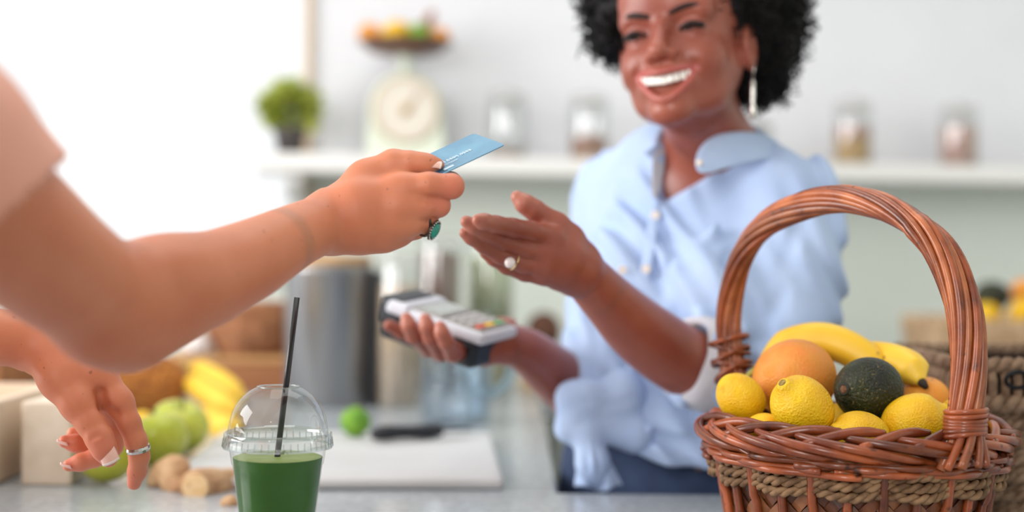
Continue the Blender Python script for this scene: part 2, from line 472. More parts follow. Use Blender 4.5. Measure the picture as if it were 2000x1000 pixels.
# ------------------------------------------------------------------ kitchen scale with its pan of fruit
xs, _ = wl(onwall(790, 300, 0.14))
sc = thing('kitchen_scale', 'vintage mint green kitchen scale with cream dial and brown pan', 'kitchen scale', wp(xs, ZSHELF + 0.001, 0.14), WALL_A)
M_mint = mat('mint_enamel', (222, 230, 212), 0.3, coat=0.3); M_cream = mat('cream_dial', (228, 220, 206), 0.6)
M_brown = mat('brown_pan', (120, 84, 66), 0.35, rgb2=(98, 66, 52), nscale=10); M_gold = mat('brass', (196, 160, 104), 0.3, metal=0.8)
hw, hs = 0.088, 0.195
prof = [(-hw * 1.05, 0.0), (hw * 1.05, 0.0), (hw * 1.0, hs * 0.55)] + [(hw * math.cos(a), hs * 0.58 + hw * 0.95 * math.sin(a)) for a in np.linspace(0.15, math.pi - 0.15, 14)] + [(-hw, hs * 0.55)]
n = len(prof)
V = [(x, y, z) for y in (-0.07, 0.07) for x, z in prof]
o = mesh_obj('body', V, [tuple(range(n)), tuple(range(2 * n - 1, n - 1, -1))] + [(i, n + i, n + (i + 1) % n, (i + 1) % n) for i in range(n)], M_mint, sc, smooth=False); bevel(o, 0.008, 3)
def disc_y(r, y0, y1, cz, nn=40):
    V = [(r * math.cos(2 * math.pi * k / nn), y, cz + r * math.sin(2 * math.pi * k / nn)) for y in (y0, y1) for k in range(nn)]
    return V, [tuple(range(nn)), tuple(range(2 * nn - 1, nn - 1, -1))] + [(k, nn + k, nn + (k + 1) % nn, (k + 1) % nn) for k in range(nn)]
dz = hs * 0.56
mesh_obj('bezel', *disc_y(0.079, -0.076, -0.068, dz), M_gold, sc, smooth=False)
dial = mesh_obj('dial', *disc_y(0.074, -0.079, -0.072, dz), M_cream, sc, smooth=False)
M_ink = mat('dial_ink', (120, 100, 84), 0.6)
tk = MB()
for k in range(40):
    a = 2 * math.pi * k / 40; r0 = 0.060 if k % 5 else 0.052
    c, s_ = math.cos(a), math.sin(a)
    q = [(r0, -0.0008), (0.068, -0.0008), (0.068, 0.0008), (r0, 0.0008)]
    tk.add([(u * c - v * s_, -0.0795, dz + u * s_ + v * c) for u, v in q], [(0, 1, 2, 3)])
tk.obj('dial_marks', M_ink, dial, smooth=False)
mesh_obj('needle', *tube([(-0.012, -0.082, dz - 0.016), (0.036, -0.082, dz + 0.048)], [0.003, 0.0012], 6), M_gold, sc)
mesh_obj('needle_hub', *disc_y(0.010, -0.085, -0.079, dz, 20), M_gold, sc, smooth=False)
mesh_obj('pan_post', *lathe([(0.035, hs + 0.0), (0.02, hs + 0.012), (0.012, hs + 0.02), (0.012, hs + 0.044), (0.03, hs + 0.052)], 24), M_mint, sc)
ZP = hs + 0.050
mesh_obj('pan', *lathe([(0.0, ZP), (0.035, ZP), (0.085, ZP + 0.010), (0.112, ZP + 0.032), (0.117, ZP + 0.034), (0.113, ZP + 0.036), (0.084, ZP + 0.014), (0.03, ZP + 0.005), (0.0, ZP + 0.005)], 40, cap=False), M_brown, sc)

# ================================================================== fruit kinds (one mesh per kind)
M_lemon = mat('lemon_peel', (246, 200, 30), 0.36, rgb2=(238, 182, 16), nscale=0.9, bump=0.28, bscale=12, bdist=0.03, spots=((206, 150, 40), 1.6, 0.68, 0.80))
M_orange = mat('orange_peel', (240, 148, 36), 0.36, rgb2=(244, 166, 60), nscale=0.8, bump=0.3, bscale=16, bdist=0.03)
M_grape = mat('grapefruit_peel', (224, 138, 48), 0.36, rgb2=(230, 154, 66), nscale=0.9, bump=0.25, bscale=20, bdist=0.03, spots=((238, 132, 50), 1.2, 0.52, 0.75))
M_avo = mat('avocado_skin', (44, 52, 20), 0.44, rgb2=(20, 22, 12), nscale=0.9, bump=0.3, bscale=10, bdist=0.04, spots=((116, 100, 54), 13, 0.62, 0.72))
M_apple = mat('green_apple_skin', (192, 194, 66), 0.3, rgb2=(172, 182, 48), nscale=0.9, spots=((214, 216, 130), 16, 0.68, 0.74), coat=0.2)
M_lime = mat('lime_peel', (92, 150, 28), 0.35, rgb2=(128, 178, 44), nscale=1.0, bump=0.35, bscale=12, bdist=0.04)
M_banana = mat('banana_peel', (248, 206, 74), 0.42, rgb2=(240, 192, 50), nscale=14, spots=((130, 90, 34), 42, 0.66, 0.73), bump=0.1, bscale=80)
M_btip = mat('banana_tip', (50, 38, 24), 0.7, rgb2=(30, 24, 18), nscale=60)
M_nub = mat('stem_scar', (176, 150, 80), 0.8, rgb2=(120, 96, 54), nscale=8)
M_stem = mat('dark_stem', (84, 62, 40), 0.8)
M_pine = mat('pineapple_skin', (196, 128, 52), 0.6, rgb2=(150, 84, 30), nscale=60)
M_leaf = mat('pineapple_leaf', (74, 92, 62), 0.55, rgb2=(54, 74, 52), nscale=30)
M_ginger = mat('ginger_skin', (214, 176, 134), 0.7, rgb2=(186, 140, 100), nscale=40, bump=0.5, bscale=90, stretch=(1, 1, 1))
M_gcut = mat('ginger_cut', (238, 206, 158), 0.55, rgb2=(226, 186, 132), nscale=120)

def lathe_mesh(name, prof, m, n=40, wob=0.0, seed=0):
    V, Fc = lathe(prof, n, cap=True); V = np.array(V)
    if wob: V = V * (1 + wob * vnoise(V / np.abs(V).max(), 0.45, seed))[:, None]
    me = bpy.data.meshes.new(name); me.from_pydata(V.tolist(), [], Fc); me.update(); me.shade_smooth(); me.materials.append(m)
    return me
def fruit_lemon_prof(r):
    P_ = []
    for t in np.linspace(0, math.pi, 34):
        z = -1.18 * math.cos(t); rr = math.sin(t) ** 0.92
        if z > 0.95: rr = max(rr, 0.0)
        P_.append((rr, z))
    out = [(max(rr, 0.001) * r, (z if z > -1.0 else z - (-1.0 - z) * 0.4) * r) for rr, z in P_ if z < 0.88]
    out += [(q * r, z * r) for q, z in ((0.50, 0.985), (0.37, 1.08), (0.29, 1.16), (0.255, 1.23), (0.22, 1.29), (0.15, 1.335), (0.001, 1.34))]
    return out
ME = {}
ME['lemon'] = lathe_mesh('lemon', fruit_lemon_prof(1.0), M_lemon, 48, 0.025, 3)
def sphere_prof(sq=1.0, dim=0.0):
    out = []
    for t in np.linspace(0, math.pi, 36):
        z = -math.cos(t) * sq; rr = math.sin(t)
        z = z * (1 - dim * math.exp(-(rr / 0.28) ** 2))
        out.append((max(rr, 0.0008), z))
    return out
ME['orange'] = lathe_mesh('orange', sphere_prof(0.95, 0.05), M_orange, 48, 0.012, 5)
ME['grapefruit'] = lathe_mesh('grapefruit', sphere_prof(0.93, 0.05), M_grape, 56, 0.012, 6)
ME['lime'] = lathe_mesh('lime', [(r_, z * 0.80) for r_, z in fruit_lemon_prof(1.0)], M_lime, 36, 0.02, 4)
ap = []
for t in np.linspace(0, math.pi, 40):
    z = -math.cos(t); rr = math.sin(t); rr *= 1.0 + 0.09 * z; d = math.exp(-(rr / 0.32) ** 2)
    ap.append((max(rr, 0.0008), z * 0.90 - (0.26 * d if z > 0 else -0.16 * d)))
ME['apple'] = lathe_mesh('apple', ap, M_apple, 44, 0.02, 8)
av = []
for t in np.linspace(0, math.pi, 36):
    z = -math.cos(t); rr = math.sin(t) * (1 - 0.10 * z)
    av.append((max(rr, 0.0008), z * 1.14))
ME['avocado'] = lathe_mesh('avocado', av, M_avo, 48, 0.02, 9)
nub = lathe([(0.13, 1.30), (0.145, 1.35), (0.10, 1.39), (0.05, 1.37), (0.0, 1.365)], 16, cap=False)
ME['lemon_nub'] = mesh_obj('stem_end', *nub, M_nub).data; bpy.data.objects.remove(bpy.data.objects['stem_end'])
ME['lime_nub'] = None
def keep(name, V, Fc, m):
    o = mesh_obj(name, V, Fc, m); d = o.data; bpy.data.objects.remove(o); return d
ME['lime_nub'] = keep('stem_end', *lathe([(0.12, 1.03), (0.13, 1.075), (0.08, 1.10), (0.0, 1.09)], 14, cap=False), M_nub)
ME['orange_nub'] = keep('navel', *lathe([(0.0, 0.86), (0.07, 0.875), (0.08, 0.90), (0.04, 0.905), (0.0, 0.90)], 14, cap=False), M_nub)
ME['avo_nub'] = keep('stem_end', *lathe([(0.13, 1.08), (0.12, 1.15), (0.07, 1.17), (0.0, 1.16)], 16, cap=False), mat('avocado_nub', (128, 88, 58), 0.8, rgb2=(84, 52, 34), nscale=14))
ME['avo_ring'] = keep('stem_ring', *lathe([(0.22, 1.05), (0.20, 1.135), (0.14, 1.15), (0.11, 1.12)], 20, cap=False), mat('avocado_stem_ring', (28, 30, 20), 0.6))
ME['apple_stem'] = keep('stem', *tube([(0, 0, 0.52), (0.02, 0.01, 0.8), (0.09, 0.02, 1.02)], [0.04, 0.035, 0.05], 8), M_stem)

def put(me, name, c, r, axis=(0, 0, 1), parent=None):
    o = bpy.data.objects.new(name, me); COL.objects.link(o)
    z = Vector(axis).normalized(); q = z.to_track_quat('Z', 'X')
    o.location = c; o.rotation_mode = 'QUATERNION'; o.rotation_quaternion = q; o.scale = (r, r, r)
    return o
def fruit(kind, name, label, c, r, axis, cat=None, group=None):
    o = put(ME[kind], name, c, r, axis); tag(o, label, cat or name.replace('_', ' '), group)
    for nm, me in {'lemon': [('stem_end', 'lemon_nub')], 'lime': [('stem_end', 'lime_nub')], '_': [], 'orange': [('navel', 'orange_nub')], 'grapefruit': [('navel', 'orange_nub')],
                   'avocado': [('stem_ring', 'avo_ring'), ('stem_end', 'avo_nub')], 'apple': [('stem', 'apple_stem')]}.get(kind, []):
        ch = bpy.data.objects.new(nm, ME[me]); COL.objects.link(ch); ch.parent = o
    return o

def banana(label, ctrl, rmax, group, tip_end=True, stem_end=True):
    """ctrl: points along the banana from its stem to its blossom tip"""
    pts = [Vector(p) for p in spline([tuple(c) for c in ctrl], 30)]
    base = pts[0].copy(); n = 10; T = []
    rr = []
    for i in range(30):
        t = i / 29
        e = min(1.0, (0.22 + 3.2 * t) if t < 0.25 else 1.0) * min(1.0, 0.28 + 4.2 * (1 - t))
        rr.append(rmax * max(0.2, min(1, e)) * (1.0 - 0.06 * math.cos(2 * math.pi * t)))
    V, Fc = tube([p - base for p in pts], rr, 30)
    V = [Vector(v) for v in V]
    for i in range(30):                      # five soft edges
        c = pts[i] - base
        for k in range(30):
            a = 2 * math.pi * k / 30; f = 1 + 0.035 * math.cos(5 * a)
            V[i * 30 + k] = c + (V[i * 30 + k] - c) * f
    o = mesh_obj('banana', V, Fc, M_banana, None, True, base); tag(o, label, 'banana', group)
    e = (pts[-1] - pts[-2]).normalized()
    mesh_obj('blossom_tip', *tube([pts[-1] - base - e * 0.003, pts[-1] - base + e * 0.003, pts[-1] - base + e * 0.009], [rr[-1] * 1.06, rr[-1] * 1.0, rr[-1] * 0.62], 12), M_btip, o)
    s_ = (pts[0] - pts[1]).normalized()
    mesh_obj('stem', *tube([-s_ * 0.002, s_ * 0.012, s_ * 0.024], [rr[0] * 1.0, rr[0] * 0.8, rr[0] * 0.75], 10), mat('banana_stem', (170, 160, 70), 0.6), o)
    return o

# ------------------------------------------------------------------ fruit on the scale pan
def onpan(dx, dy, dz): return wp(xs + dx, ZSHELF + ZP + dz, 0.14 - dy)
fruit('orange', 'orange', 'orange at the edge of the scale pan, on the side of the potted plant', onpan(-0.086, 0.0, 0.052), 0.029, (0.3, 0, 1), group='fruit on the scale pan')
fruit('lemon', 'lemon', 'lemon heaped on the scale pan between orange and lime', onpan(-0.026, -0.01, 0.052), 0.031, (0.8, 0, 0.5), group='fruit on the scale pan')
fruit('lime', 'lime', 'bright green lime on the kitchen scale pan', onpan(0.030, -0.040, 0.050), 0.026, (1, -0.5, 0.2), group='fruit on the scale pan')
fruit('orange', 'orange', 'orange at the edge of the scale pan, on the side of the jars', onpan(0.080, -0.012, 0.046), 0.027, (0, 0.2, 1), group='fruit on the scale pan')
M_ct = mat('ginger_brown', (160, 96, 66), 0.6, rgb2=(130, 74, 50), nscale=30)
gv = tube(spline([tuple(onpan(0.02, 0.04, 0.035)), tuple(onpan(0.045, 0.035, 0.070)), tuple(onpan(0.068, 0.03, 0.118))], 10), [0.012, 0.016, 0.018, 0.018, 0.016, 0.016, 0.013, 0.012, 0.010, 0.006], 12)
sp = mesh_obj('sweet_potato', *gv, M_ct); tag(sp, 'brown pointed sweet potato standing up in the scale pan', 'sweet potato', 'fruit on the scale pan')

# ------------------------------------------------------------------ potted plant on the shelf
pt0 = wl(onwall(566, 300, 0.16))[0]
plant = thing('potted_plant', 'small bushy green plant in a dark grey pot on the shelf', 'potted plant', wp(pt0, ZSHELF + 0.001, 0.16))
M_pot = mat('dark_pot', (92, 86, 86), 0.6, rgb2=(78, 72, 72), nscale=12); M_soil = mat('soil', (60, 46, 36), 0.95)
mesh_obj('pot', *lathe([(0.0, 0), (0.030, 0), (0.038, 0.056), (0.042, 0.057), (0.043, 0.068), (0.039, 0.068), (0.037, 0.058), (0.0, 0.056)], 32, cap=False), M_pot, plant)
mesh_obj('soil', *lathe([(0.0, 0.062), (0.037, 0.060)], 24, cap=False), M_soil, plant)
M_pl = mat('plant_leaf', (196, 202, 100), 0.5, rgb2=(150, 164, 66), nscale=22, sss=0.1, sssr=0.003)
rs = random.Random(3)
for k in range(290):
    th = rs.uniform(0, 6.28); u = rs.uniform(-0.75, 1); rad = 0.070 * (0.35 + 0.65 * rs.random() ** 0.5); sq = math.sqrt(max(0, 1 - u * u))
    c = Vector((rad * 1.0 * sq * math.cos(th), rad * 1.0 * sq * math.sin(th), 0.112 + rad * 0.92 * u))
    d = (c - Vector((0, 0, 0.10))).normalized(); s_ = d.cross(Vector((rs.uniform(-1, 1), rs.uniform(-1, 1), rs.uniform(-1, 1)))).normalized()
    L_ = rs.uniform(0.020, 0.031); W_ = L_ * 0.46; up = d.cross(s_)
    V = [c - d * L_, c + s_ * W_ + up * 0.003, c + d * L_ - up * 0.004, c - s_ * W_ + up * 0.003, c]
    mesh_obj('leaf', V, [(0, 1, 4), (1, 2, 4), (2, 3, 4), (3, 0, 4)], M_pl, plant)
for k in range(14):
    th = 2 * math.pi * k / 14; mesh_obj('stem', *tube([(0.01 * math.cos(th), 0.01 * math.sin(th), 0.06), (0.03 * math.cos(th), 0.03 * math.sin(th), 0.10), (0.055 * math.cos(th), 0.055 * math.sin(th), 0.14)], 0.0016, 5), M_pl, plant)

# ================================================================== wicker basket with arched handle
M_wick = mat('red_brown_willow', (166, 84, 42), 0.34, rgb2=(108, 46, 20), nscale=26, ndetail=6, stretch=(1, 1, 1), spots=((74, 36, 20), 75, 0.64, 0.74), bump=0.25, bscale=120, coat=0.35, rnd=(0.5, 1.25))
M_wick2 = mat('pale_willow_handle', (186, 108, 62), 0.36, rgb2=(136, 66, 32), nscale=30, ndetail=6, spots=((80, 42, 24), 110, 0.66, 0.76), bump=0.25, bscale=140, coat=0.3, rnd=(0.7, 1.2))
M_rope = mat('seagrass_rope', (152, 118, 84), 0.7, rgb2=(96, 68, 44), nscale=70, bump=0.5, bscale=240, bdist=0.001)
M_strip = mat('bamboo_strip', (120, 68, 38), 0.42, rgb2=(78, 42, 24), nscale=40, bump=0.3, bscale=150, coat=0.2, rnd=(0.6, 1.3))
M_strip2 = mat('bamboo_strip_light', (158, 102, 64), 0.42, rgb2=(116, 68, 40), nscale=40, bump=0.3, bscale=150, coat=0.2)
M_dark = mat('gap_shade', (40, 22, 14), 0.8)  # shade in the gaps between rods, put in as dark brown

BC = Vector((0.335, 1.385, CZ)); RZ = 0.111; RR = 0.136
bk = thing('wicker_basket', 'round red brown wicker basket with tall arched handle, full of fruit', 'basket', BC)
def bp(th, r, z): return Vector((r * math.cos(th), r * math.sin(th), z))
rs = random.Random(11)
def wallr(z): return 0.112 + (RR - 0.004 - 0.112) * max(0.0, min(1, z / RZ)) ** 0.8
# inner sheet, its dark colour standing for shade behind the weave, and base
mesh_obj('inner_sheet', *lathe([(0.0, 0.006), (wallr(0) - 0.008, 0.006)] + [(wallr(z) - 0.007, z) for z in np.linspace(0.012, RZ - 0.012, 8)] + [(wallr(RZ) - 0.003, RZ - 0.012)], 48, cap=False), M_dark, bk)
mesh_obj('base', *lathe([(0.0, 0.001), (0.112, 0.001), (0.116, 0.006), (0.112, 0.010), (0.0, 0.010)], 48, cap=False), M_strip, bk)
# woven panel: twill of bamboo strips laid on the slant
w_ = 0.0115; ZT = 0.074; z_lo = 0.008
pieces = []
C45 = math.sqrt(0.5)
ext = int((2 * math.pi * 0.128 + 0.1) / w_) + 4
Lc = 2 * math.pi * 0.128
for i in range(-6, ext):
    for j in range(-ext, ext):
        if (i - j) % 4 == 0: orient_u = True
        elif (i - j) % 4 == 2: orient_u = False
        else: continue
        if orient_u: u0, u1, v0, v1 = i * w_, (i + 2) * w_, j * w_, (j + 1) * w_
        else: u0, u1, v0, v1 = i * w_, (i + 1) * w_, (j - 1) * w_, (j + 1) * w_
        uc, vc = (u0 + u1) / 2, (v0 + v1) / 2
        s_ = (uc - vc) * C45; z = (uc + vc) * C45
        if s_ < 0 or s_ >= Lc or z < z_lo or z > ZT: continue
        pieces.append((s_, z, orient_u))
ac = math.atan2(-BC.y, -BC.x)           # the side that faces the camera
pieces.sort(key=lambda p: abs((p[0] / 0.128 - ac + math.pi) % (2 * math.pi) - math.pi) - 4 * p[1])
rest = MB()
def strip_piece(s_, z, ou):
    L_ = w_ * 1.02; W_ = w_ * 0.47; V = []
    dv = (C45, C45) if ou else (-C45, C45); nv = (-dv[1], dv[0])
    for t, bow in ((-1, -0.0012), (-0.5, 0.0007), (0, 0.0012), (0.5, 0.0007), (1, -0.0012)):
        for q in (-1, 1):
            ss = s_ + dv[0] * t * L_ + nv[0] * q * W_; zz = z + dv[1] * t * L_ + nv[1] * q * W_
            for o_ in (0, 0.0013): V.append(bp(ss / 0.128, wallr(zz) - 0.0035 + bow + o_, zz))
    Fc = []
    for a in range(4):
        b0 = a * 4; c0 = b0 + 4
        Fc += [(b0 + 1, b0 + 3, c0 + 3, c0 + 1), (b0, c0, c0 + 2, b0 + 2), (b0, b0 + 1, c0 + 1, c0), (b0 + 2, c0 + 2, c0 + 3, b0 + 3)]
    Fc += [(0, 2, 3, 1), (16, 17, 19, 18)]
    return V, Fc
for q, (s_, z, ou) in enumerate(pieces):
    V, Fc = strip_piece(s_, z, ou)
    if q < 190: mesh_obj('bamboo_strip', V, Fc, (M_strip if rs.random() < 0.65 else M_strip2), bk, smooth=False)
    else: rest.add(V, Fc)
if rest.V: rest.obj('bamboo_strips', M_strip, bk, smooth=False)['kind'] = 'stuff'
# stakes
NS = 26
for k in range(NS):
    th = 2 * math.pi * (k + 0.35) / NS; over = k % 2
    mesh_obj('stake', *tube([bp(th, wallr(z) + (0.0048 if (over and z > 0.055) else 0.0022), z) for z in (0.004, 0.03, 0.055, 0.062, 0.075, 0.088, RZ - 0.016)], 0.0042, 8), M_wick, bk)
# rope band, four rows of two-ply rope weaving over every other stake
def ropes(row, z):
    nst = 300; pitch = 0.011
    for ph in (0, math.pi):
        pts = []
        for i in range(nst * 2):
            th = 2 * math.pi * i / (nst * 2)
            wv = 0.5 - 0.5 * math.cos((th * NS / (2 * math.pi) - 0.35) * math.pi)     # 0 at over-stakes? alternates
            out = 0.0030 + 0.0085 * (1 - wv) * 0.9
            zz = z - 0.0030 * (1 - wv) * (row - 1)
            a = th * 0.14 / pitch * 2 * math.pi / 2 + ph + row
            a = round(2 * math.pi * 0.14 / pitch / 2) * th + ph + row * 0.8
            pts.append(bp(th, wallr(zz) + out + 0.0023 * math.cos(a), zz + 0.0023 * math.sin(a)))
        mesh_obj('rope_strand', *tube(pts, 0.0030, 6, closed=True), M_rope, bk)
for row, z in enumerate((0.0865, 0.0795, 0.0725)): ropes(row, z)
# thin weavers under the border
for k, (zz, ph) in enumerate(((RZ - 0.0125, 0.0), (RZ - 0.0165, 1.6), (RZ - 0.0205, 3.1))):
    for seg in range(5):
        t0 = 2 * math.pi * seg / 5 + ph
        pts = [bp(t0 + t * 1.42, RR + 0.006 + 0.0035 * math.sin(t * 1.42 * 13 + ph), zz + 0.002 - 0.004 * t) for t in np.linspace(0, 1, 30)]
        mesh_obj('weaver_rod', *tube(pts, 0.0033, 8), M_wick, bk)
# plaited border: long slanting rods outside, short rods rolling over the rim
NB = 20
for k in range(NB):
    t0 = 2 * math.pi * k / NB + rs.uniform(-0.02, 0.02); D = 0.98 + rs.uniform(-0.05, 0.05)
    pts = []
    for t in np.linspace(0, 1, 24):
        th = t0 + D * t
        z = RZ + 0.012 - 0.024 * t + 0.002 * math.sin(t * math.pi)
        r = RR - 0.002 + 0.0155 * math.sin(min(1, t * 1.15) * math.pi) ** 0.7 + 0.004 * t
        pts.append(bp(th, r, z))
    mesh_obj('border_rod', *tube(pts, [0.0041 * min(1, 0.7 + 2 * t, 0.55 + 2.2 * (1 - t)) for t in np.linspace(0, 1, 24)], 9), M_wick, bk)
    pts = []
    for t in np.linspace(0, 1, 18):
        th = t0 + 0.10 + 0.52 * t
        z = RZ + 0.004 + 0.0125 * math.sin(min(1.0, t * 1.15) * math.pi * 0.62)
        r = RR + 0.0125 - 0.026 * t ** 0.9
        pts.append(bp(th, r, z))
    mesh_obj('rim_rod', *tube(pts, [0.0047 * min(1, 0.8 + 2 * t, 0.6 + 2 * (1 - t)) for t in np.linspace(0, 1, 18)], 9), M_wick, bk)
    pts = [bp(t0 + 0.45 * t, RR - 0.008 - 0.002 * math.sin(t * 3.14), RZ + 0.006 - 0.02 * t) for t in np.linspace(0, 1, 10)]
    mesh_obj('inner_rod', *tube(pts, 0.0045, 8), M_wick, bk)
# handle: the arch stands in the upright plane through its two feet
HR = Vector((0.4085, 1.266, 0)); HL = Vector((0.2365, 1.511, 0))
def arch(px, py):
    k = (px - 1000) / F; s_ = (HR.x - k * HR.y) / (k * (HL.y - HR.y) - (HL.x - HR.x))
    d = HR.y + (HL.y - HR.y) * s_; q = P(px, py, d)
    return q - BC
path = [arch(*p) for p in ((1880, 905), (1884, 830), (1893, 700), (1879, 590), (1842, 500), (1788, 440), (1720, 403), (1640, 389), (1560, 405), (1492, 443), (1447, 505), (1424, 600), (1428, 700), (1448, 790), (1456, 840))]
rad_ = Vector((-0.30, -1, 0)).normalized()
path = [p + rad_ * q for p, q in zip(path, [0.030, 0.017, 0.005] + [0.0] * 20)]
path = [Vector(p) for p in spline([tuple(p) for p in path], 90)]
side = (HL - HR).normalized(); nrm = Vector((0, 0, 1)).cross(side).normalized()
NH = 11
for k in range(NH):
    pts = []
    for i, c in enumerate(path):
        t = i / 89; T = (path[min(i + 1, 89)] - path[max(i - 1, 0)]).normalized(); b_ = T.cross(nrm).normalized()
        a = 2 * math.pi * k / NH + t * 2 * math.pi * 1.25 + 0.05 * math.sin(9 * t + k)
        e = 1.0
        if t < 0.085: e = 0.80 + (0.085 - t) * 13.0          # fans out below the binding
        rad = (0.0100 + 0.0015 * math.sin(3 * t + k)) * (1.15 if t < 0.35 else 1.0)
        pts.append(c + nrm * (math.cos(a) * rad * e) + b_ * (math.sin(a) * rad * e))
    if k % 4 == 1: pts = pts[:-int(6 + 10 * rs.random())]
    mesh_obj('handle_rod', *tube(pts, [0.0041 * (0.9 + 0.12 * math.sin(k * 2.1 + i * 0.07)) for i in range(len(pts))], 8), M_wick2 if k % 3 else M_wick, bk)
mesh_obj('handle_core', *tube(path[3:86], 0.0062, 8), M_dark, bk)  # dark core paints the shade between the handle rods
# binding on the front foot, crossed wraps on the far foot
for k in range(7):
    i = 5.3 + k * 0.45; i0 = int(i); f = i - i0; c = path[i0].lerp(path[i0 + 1], f); T = (path[i0 + 1] - path[i0 - 1]).normalized(); b_ = T.cross(nrm).normalized()
    pts = [c + nrm * (math.cos(a) * 0.0172) + b_ * (math.sin(a) * 0.0172) + T * (0.0012 * math.sin(a + k)) for a in np.linspace(0, 2 * math.pi, 28)[:-1]]
    mesh_obj('binding_wrap', *tube(pts, 0.0026, 7, closed=True), M_wick, bk)
for k, (i, tl) in enumerate(((74, 0.004), (75, -0.007), (76, 0.008), (77, -0.006), (78, 0.007))):
    c = path[i]; T = (path[i + 1] - path[i - 1]).normalized(); b_ = T.cross(nrm).normalized()
    pts = [c + nrm * (math.cos(a) * 0.019) + b_ * (math.sin(a) * 0.0205) + T * (tl * math.sin(a + 0.4)) for a in np.linspace(0, 2 * math.pi, 28)[:-1]]
    mesh_obj('binding_wrap', *tube(pts, 0.0028, 7, closed=True), M_wick, bk)

# ------------------------------------------------------------------ fruit heaped in the basket
G = 'fruit in the wicker basket'
fruit('grapefruit', 'grapefruit', 'large orange pink grapefruit in the wicker basket', P(1552, 740, 1.425), 0.0418, (-0.2, 0.5, 0.8), group=G)
fruit('lemon', 'lemon', 'plump yellow lemon leaning on the grapefruit, its nub pointing up', P(1567, 797, 1.325), 0.0278, (-0.55, -0.42, 0.62), group=G)
fruit('lemon', 'lemon', 'lemon squeezed between the grapefruit and the far handle foot', P(1447, 778, 1.388), 0.0222, (0.5, 0.2, -0.5), group=G)
fruit('lemon', 'lemon', 'lemon below the avocado, half sunk behind the basket rim', P(1681, 853, 1.312), 0.0235, (-0.9, -0.3, 0.25), group=G)
fruit('lemon', 'lemon', 'yellow lemon beside the bound handle foot, its nub towards the handle', P(1785, 822, 1.332), 0.0252, (0.88, -0.12, 0.33), group=G)
fruit('orange', 'orange', 'orange yellow fruit under the banana tip, behind the other lemons', P(1808, 782, 1.440), 0.0255, (0.2, -0.3, 1), group=G)
fruit('lemon', 'lemon', 'small lemon low at the rim under the plump one', P(1490, 838, 1.345), 0.0150, (1, 0.2, 0.2), group=G)
fruit('lemon', 'lemon', 'lemon buried under avocado and grapefruit, only a sliver showing', P(1640, 828, 1.40), 0.0205, (0.3, 1, 0.2), group=G)
fruit('lemon', 'lemon', 'lemon glimpsed behind the bound foot of the basket handle', P(1876, 815, 1.36), 0.0200, (0.3, -1, 0.2), group=G)
fruit('avocado', 'avocado', 'dark green avocado with its brown stem end showing', P(1694, 761, 1.366), 0.0312, (-0.80, -0.62, 0.06), group=G)
banana('speckled banana lying over the grapefruit in the basket', [P(1478, 720, 1.475), P(1535, 676, 1.475), P(1612, 664, 1.47), P(1690, 700, 1.455), P(1722, 752, 1.44)], 0.0175, G)
banana('banana with blackened tip pointing past the avocado', [P(1640, 700, 1.50), P(1705, 698, 1.475), P(1768, 712, 1.435), P(1800, 746, 1.41)], 0.0165, G)

# ------------------------------------------------------------------ square seagrass basket beside it
sg = thing('seagrass_basket', 'square grey brown seagrass basket with black iron ring handle', 'basket', Vector((0.612, 1.63, CZ + 0.004)))
M_sg = mat('grey_seagrass', (156, 128, 104), 0.75, rgb2=(112, 86, 66), nscale=60, bump=0.6, bscale=200, bdist=0.001)
def rr_path(hx, hy, rc, n=160):
    out = []; segs = [((hx - rc), (hy - rc), 0), (-(hx - rc), (hy - rc), 90), (-(hx - rc), -(hy - rc), 180), ((hx - rc), -(hy - rc), 270)]
    raw = []
    for cx, cy, a0 in segs:
        for a in np.linspace(a0, a0 + 90, 9): raw.append((cx + rc * math.cos(math.radians(a)), cy + rc * math.sin(math.radians(a))))
    raw.append(raw[0]); raw = np.array(raw); L_ = np.r_[0, np.cumsum(np.linalg.norm(np.diff(raw, axis=0), axis=1))]
    s_ = np.linspace(0, L_[-1], n, endpoint=False)
    return np.stack([np.interp(s_, L_, raw[:, 0]), np.interp(s_, L_, raw[:, 1])], -1), L_[-1]
def rope_row(hx, hy, z, r, pitch, name, m, par, amp=0.75, zw=0.0):
    pth, L_ = rr_path(hx, hy, 0.03, 360); nt = round(L_ / pitch)
    for ph in (0, math.pi):
        pts = []
        for i, (x, y) in enumerate(pth):
            a = 2 * math.pi * nt * i / len(pth) + ph; nx, ny = pth[(i + 1) % len(pth)] - pth[i - 1]; l = math.hypot(nx, ny); ox, oy = ny / l, -nx / l
            pts.append((x + ox * amp * r * math.cos(a), y + oy * amp * r * math.cos(a), z + amp * r * math.sin(a)))
        mesh_obj(name, *tube(pts, r, 6, closed=True), m, par)
HX, HY = 0.140, 0.125
for k in range(12):
    rope_row(HX - 0.012 * (11 - k) / 11 - (0.004 if k % 2 else 0), HY - 0.012 * (11 - k) / 11 - (0.004 if k % 2 else 0), 0.006 + 0.0097 * k, 0.0045, 0.026, 'rope_row', M_sg, sg)
rope_row(HX + 0.006, HY + 0.006, 0.125, 0.0065, 0.030, 'rope_band', M_sg, sg)
rope_row(HX + 0.002, HY + 0.002, 0.166, 0.0055, 0.026, 'rim_rope', M_sg, sg)
pth, L_ = rr_path(HX, HY, 0.03, 76)
for i, (x, y) in enumerate(pth):
    nx, ny = pth[(i + 1) % 76] - pth[i - 1]; l = math.hypot(nx, ny); ox, oy = ny / l, -nx / l
    mesh_obj('upright_cord', *tube([(x - ox * 0.003, y - oy * 0.003, 0.120), (x + ox * 0.006, y + oy * 0.006, 0.135), (x + ox * 0.007, y + oy * 0.007, 0.150), (x - ox * 0.001, y - oy * 0.001, 0.165)], 0.0052, 7), M_sg, sg)
pth2, _ = rr_path(HX - 0.012, HY - 0.012, 0.028, 60)
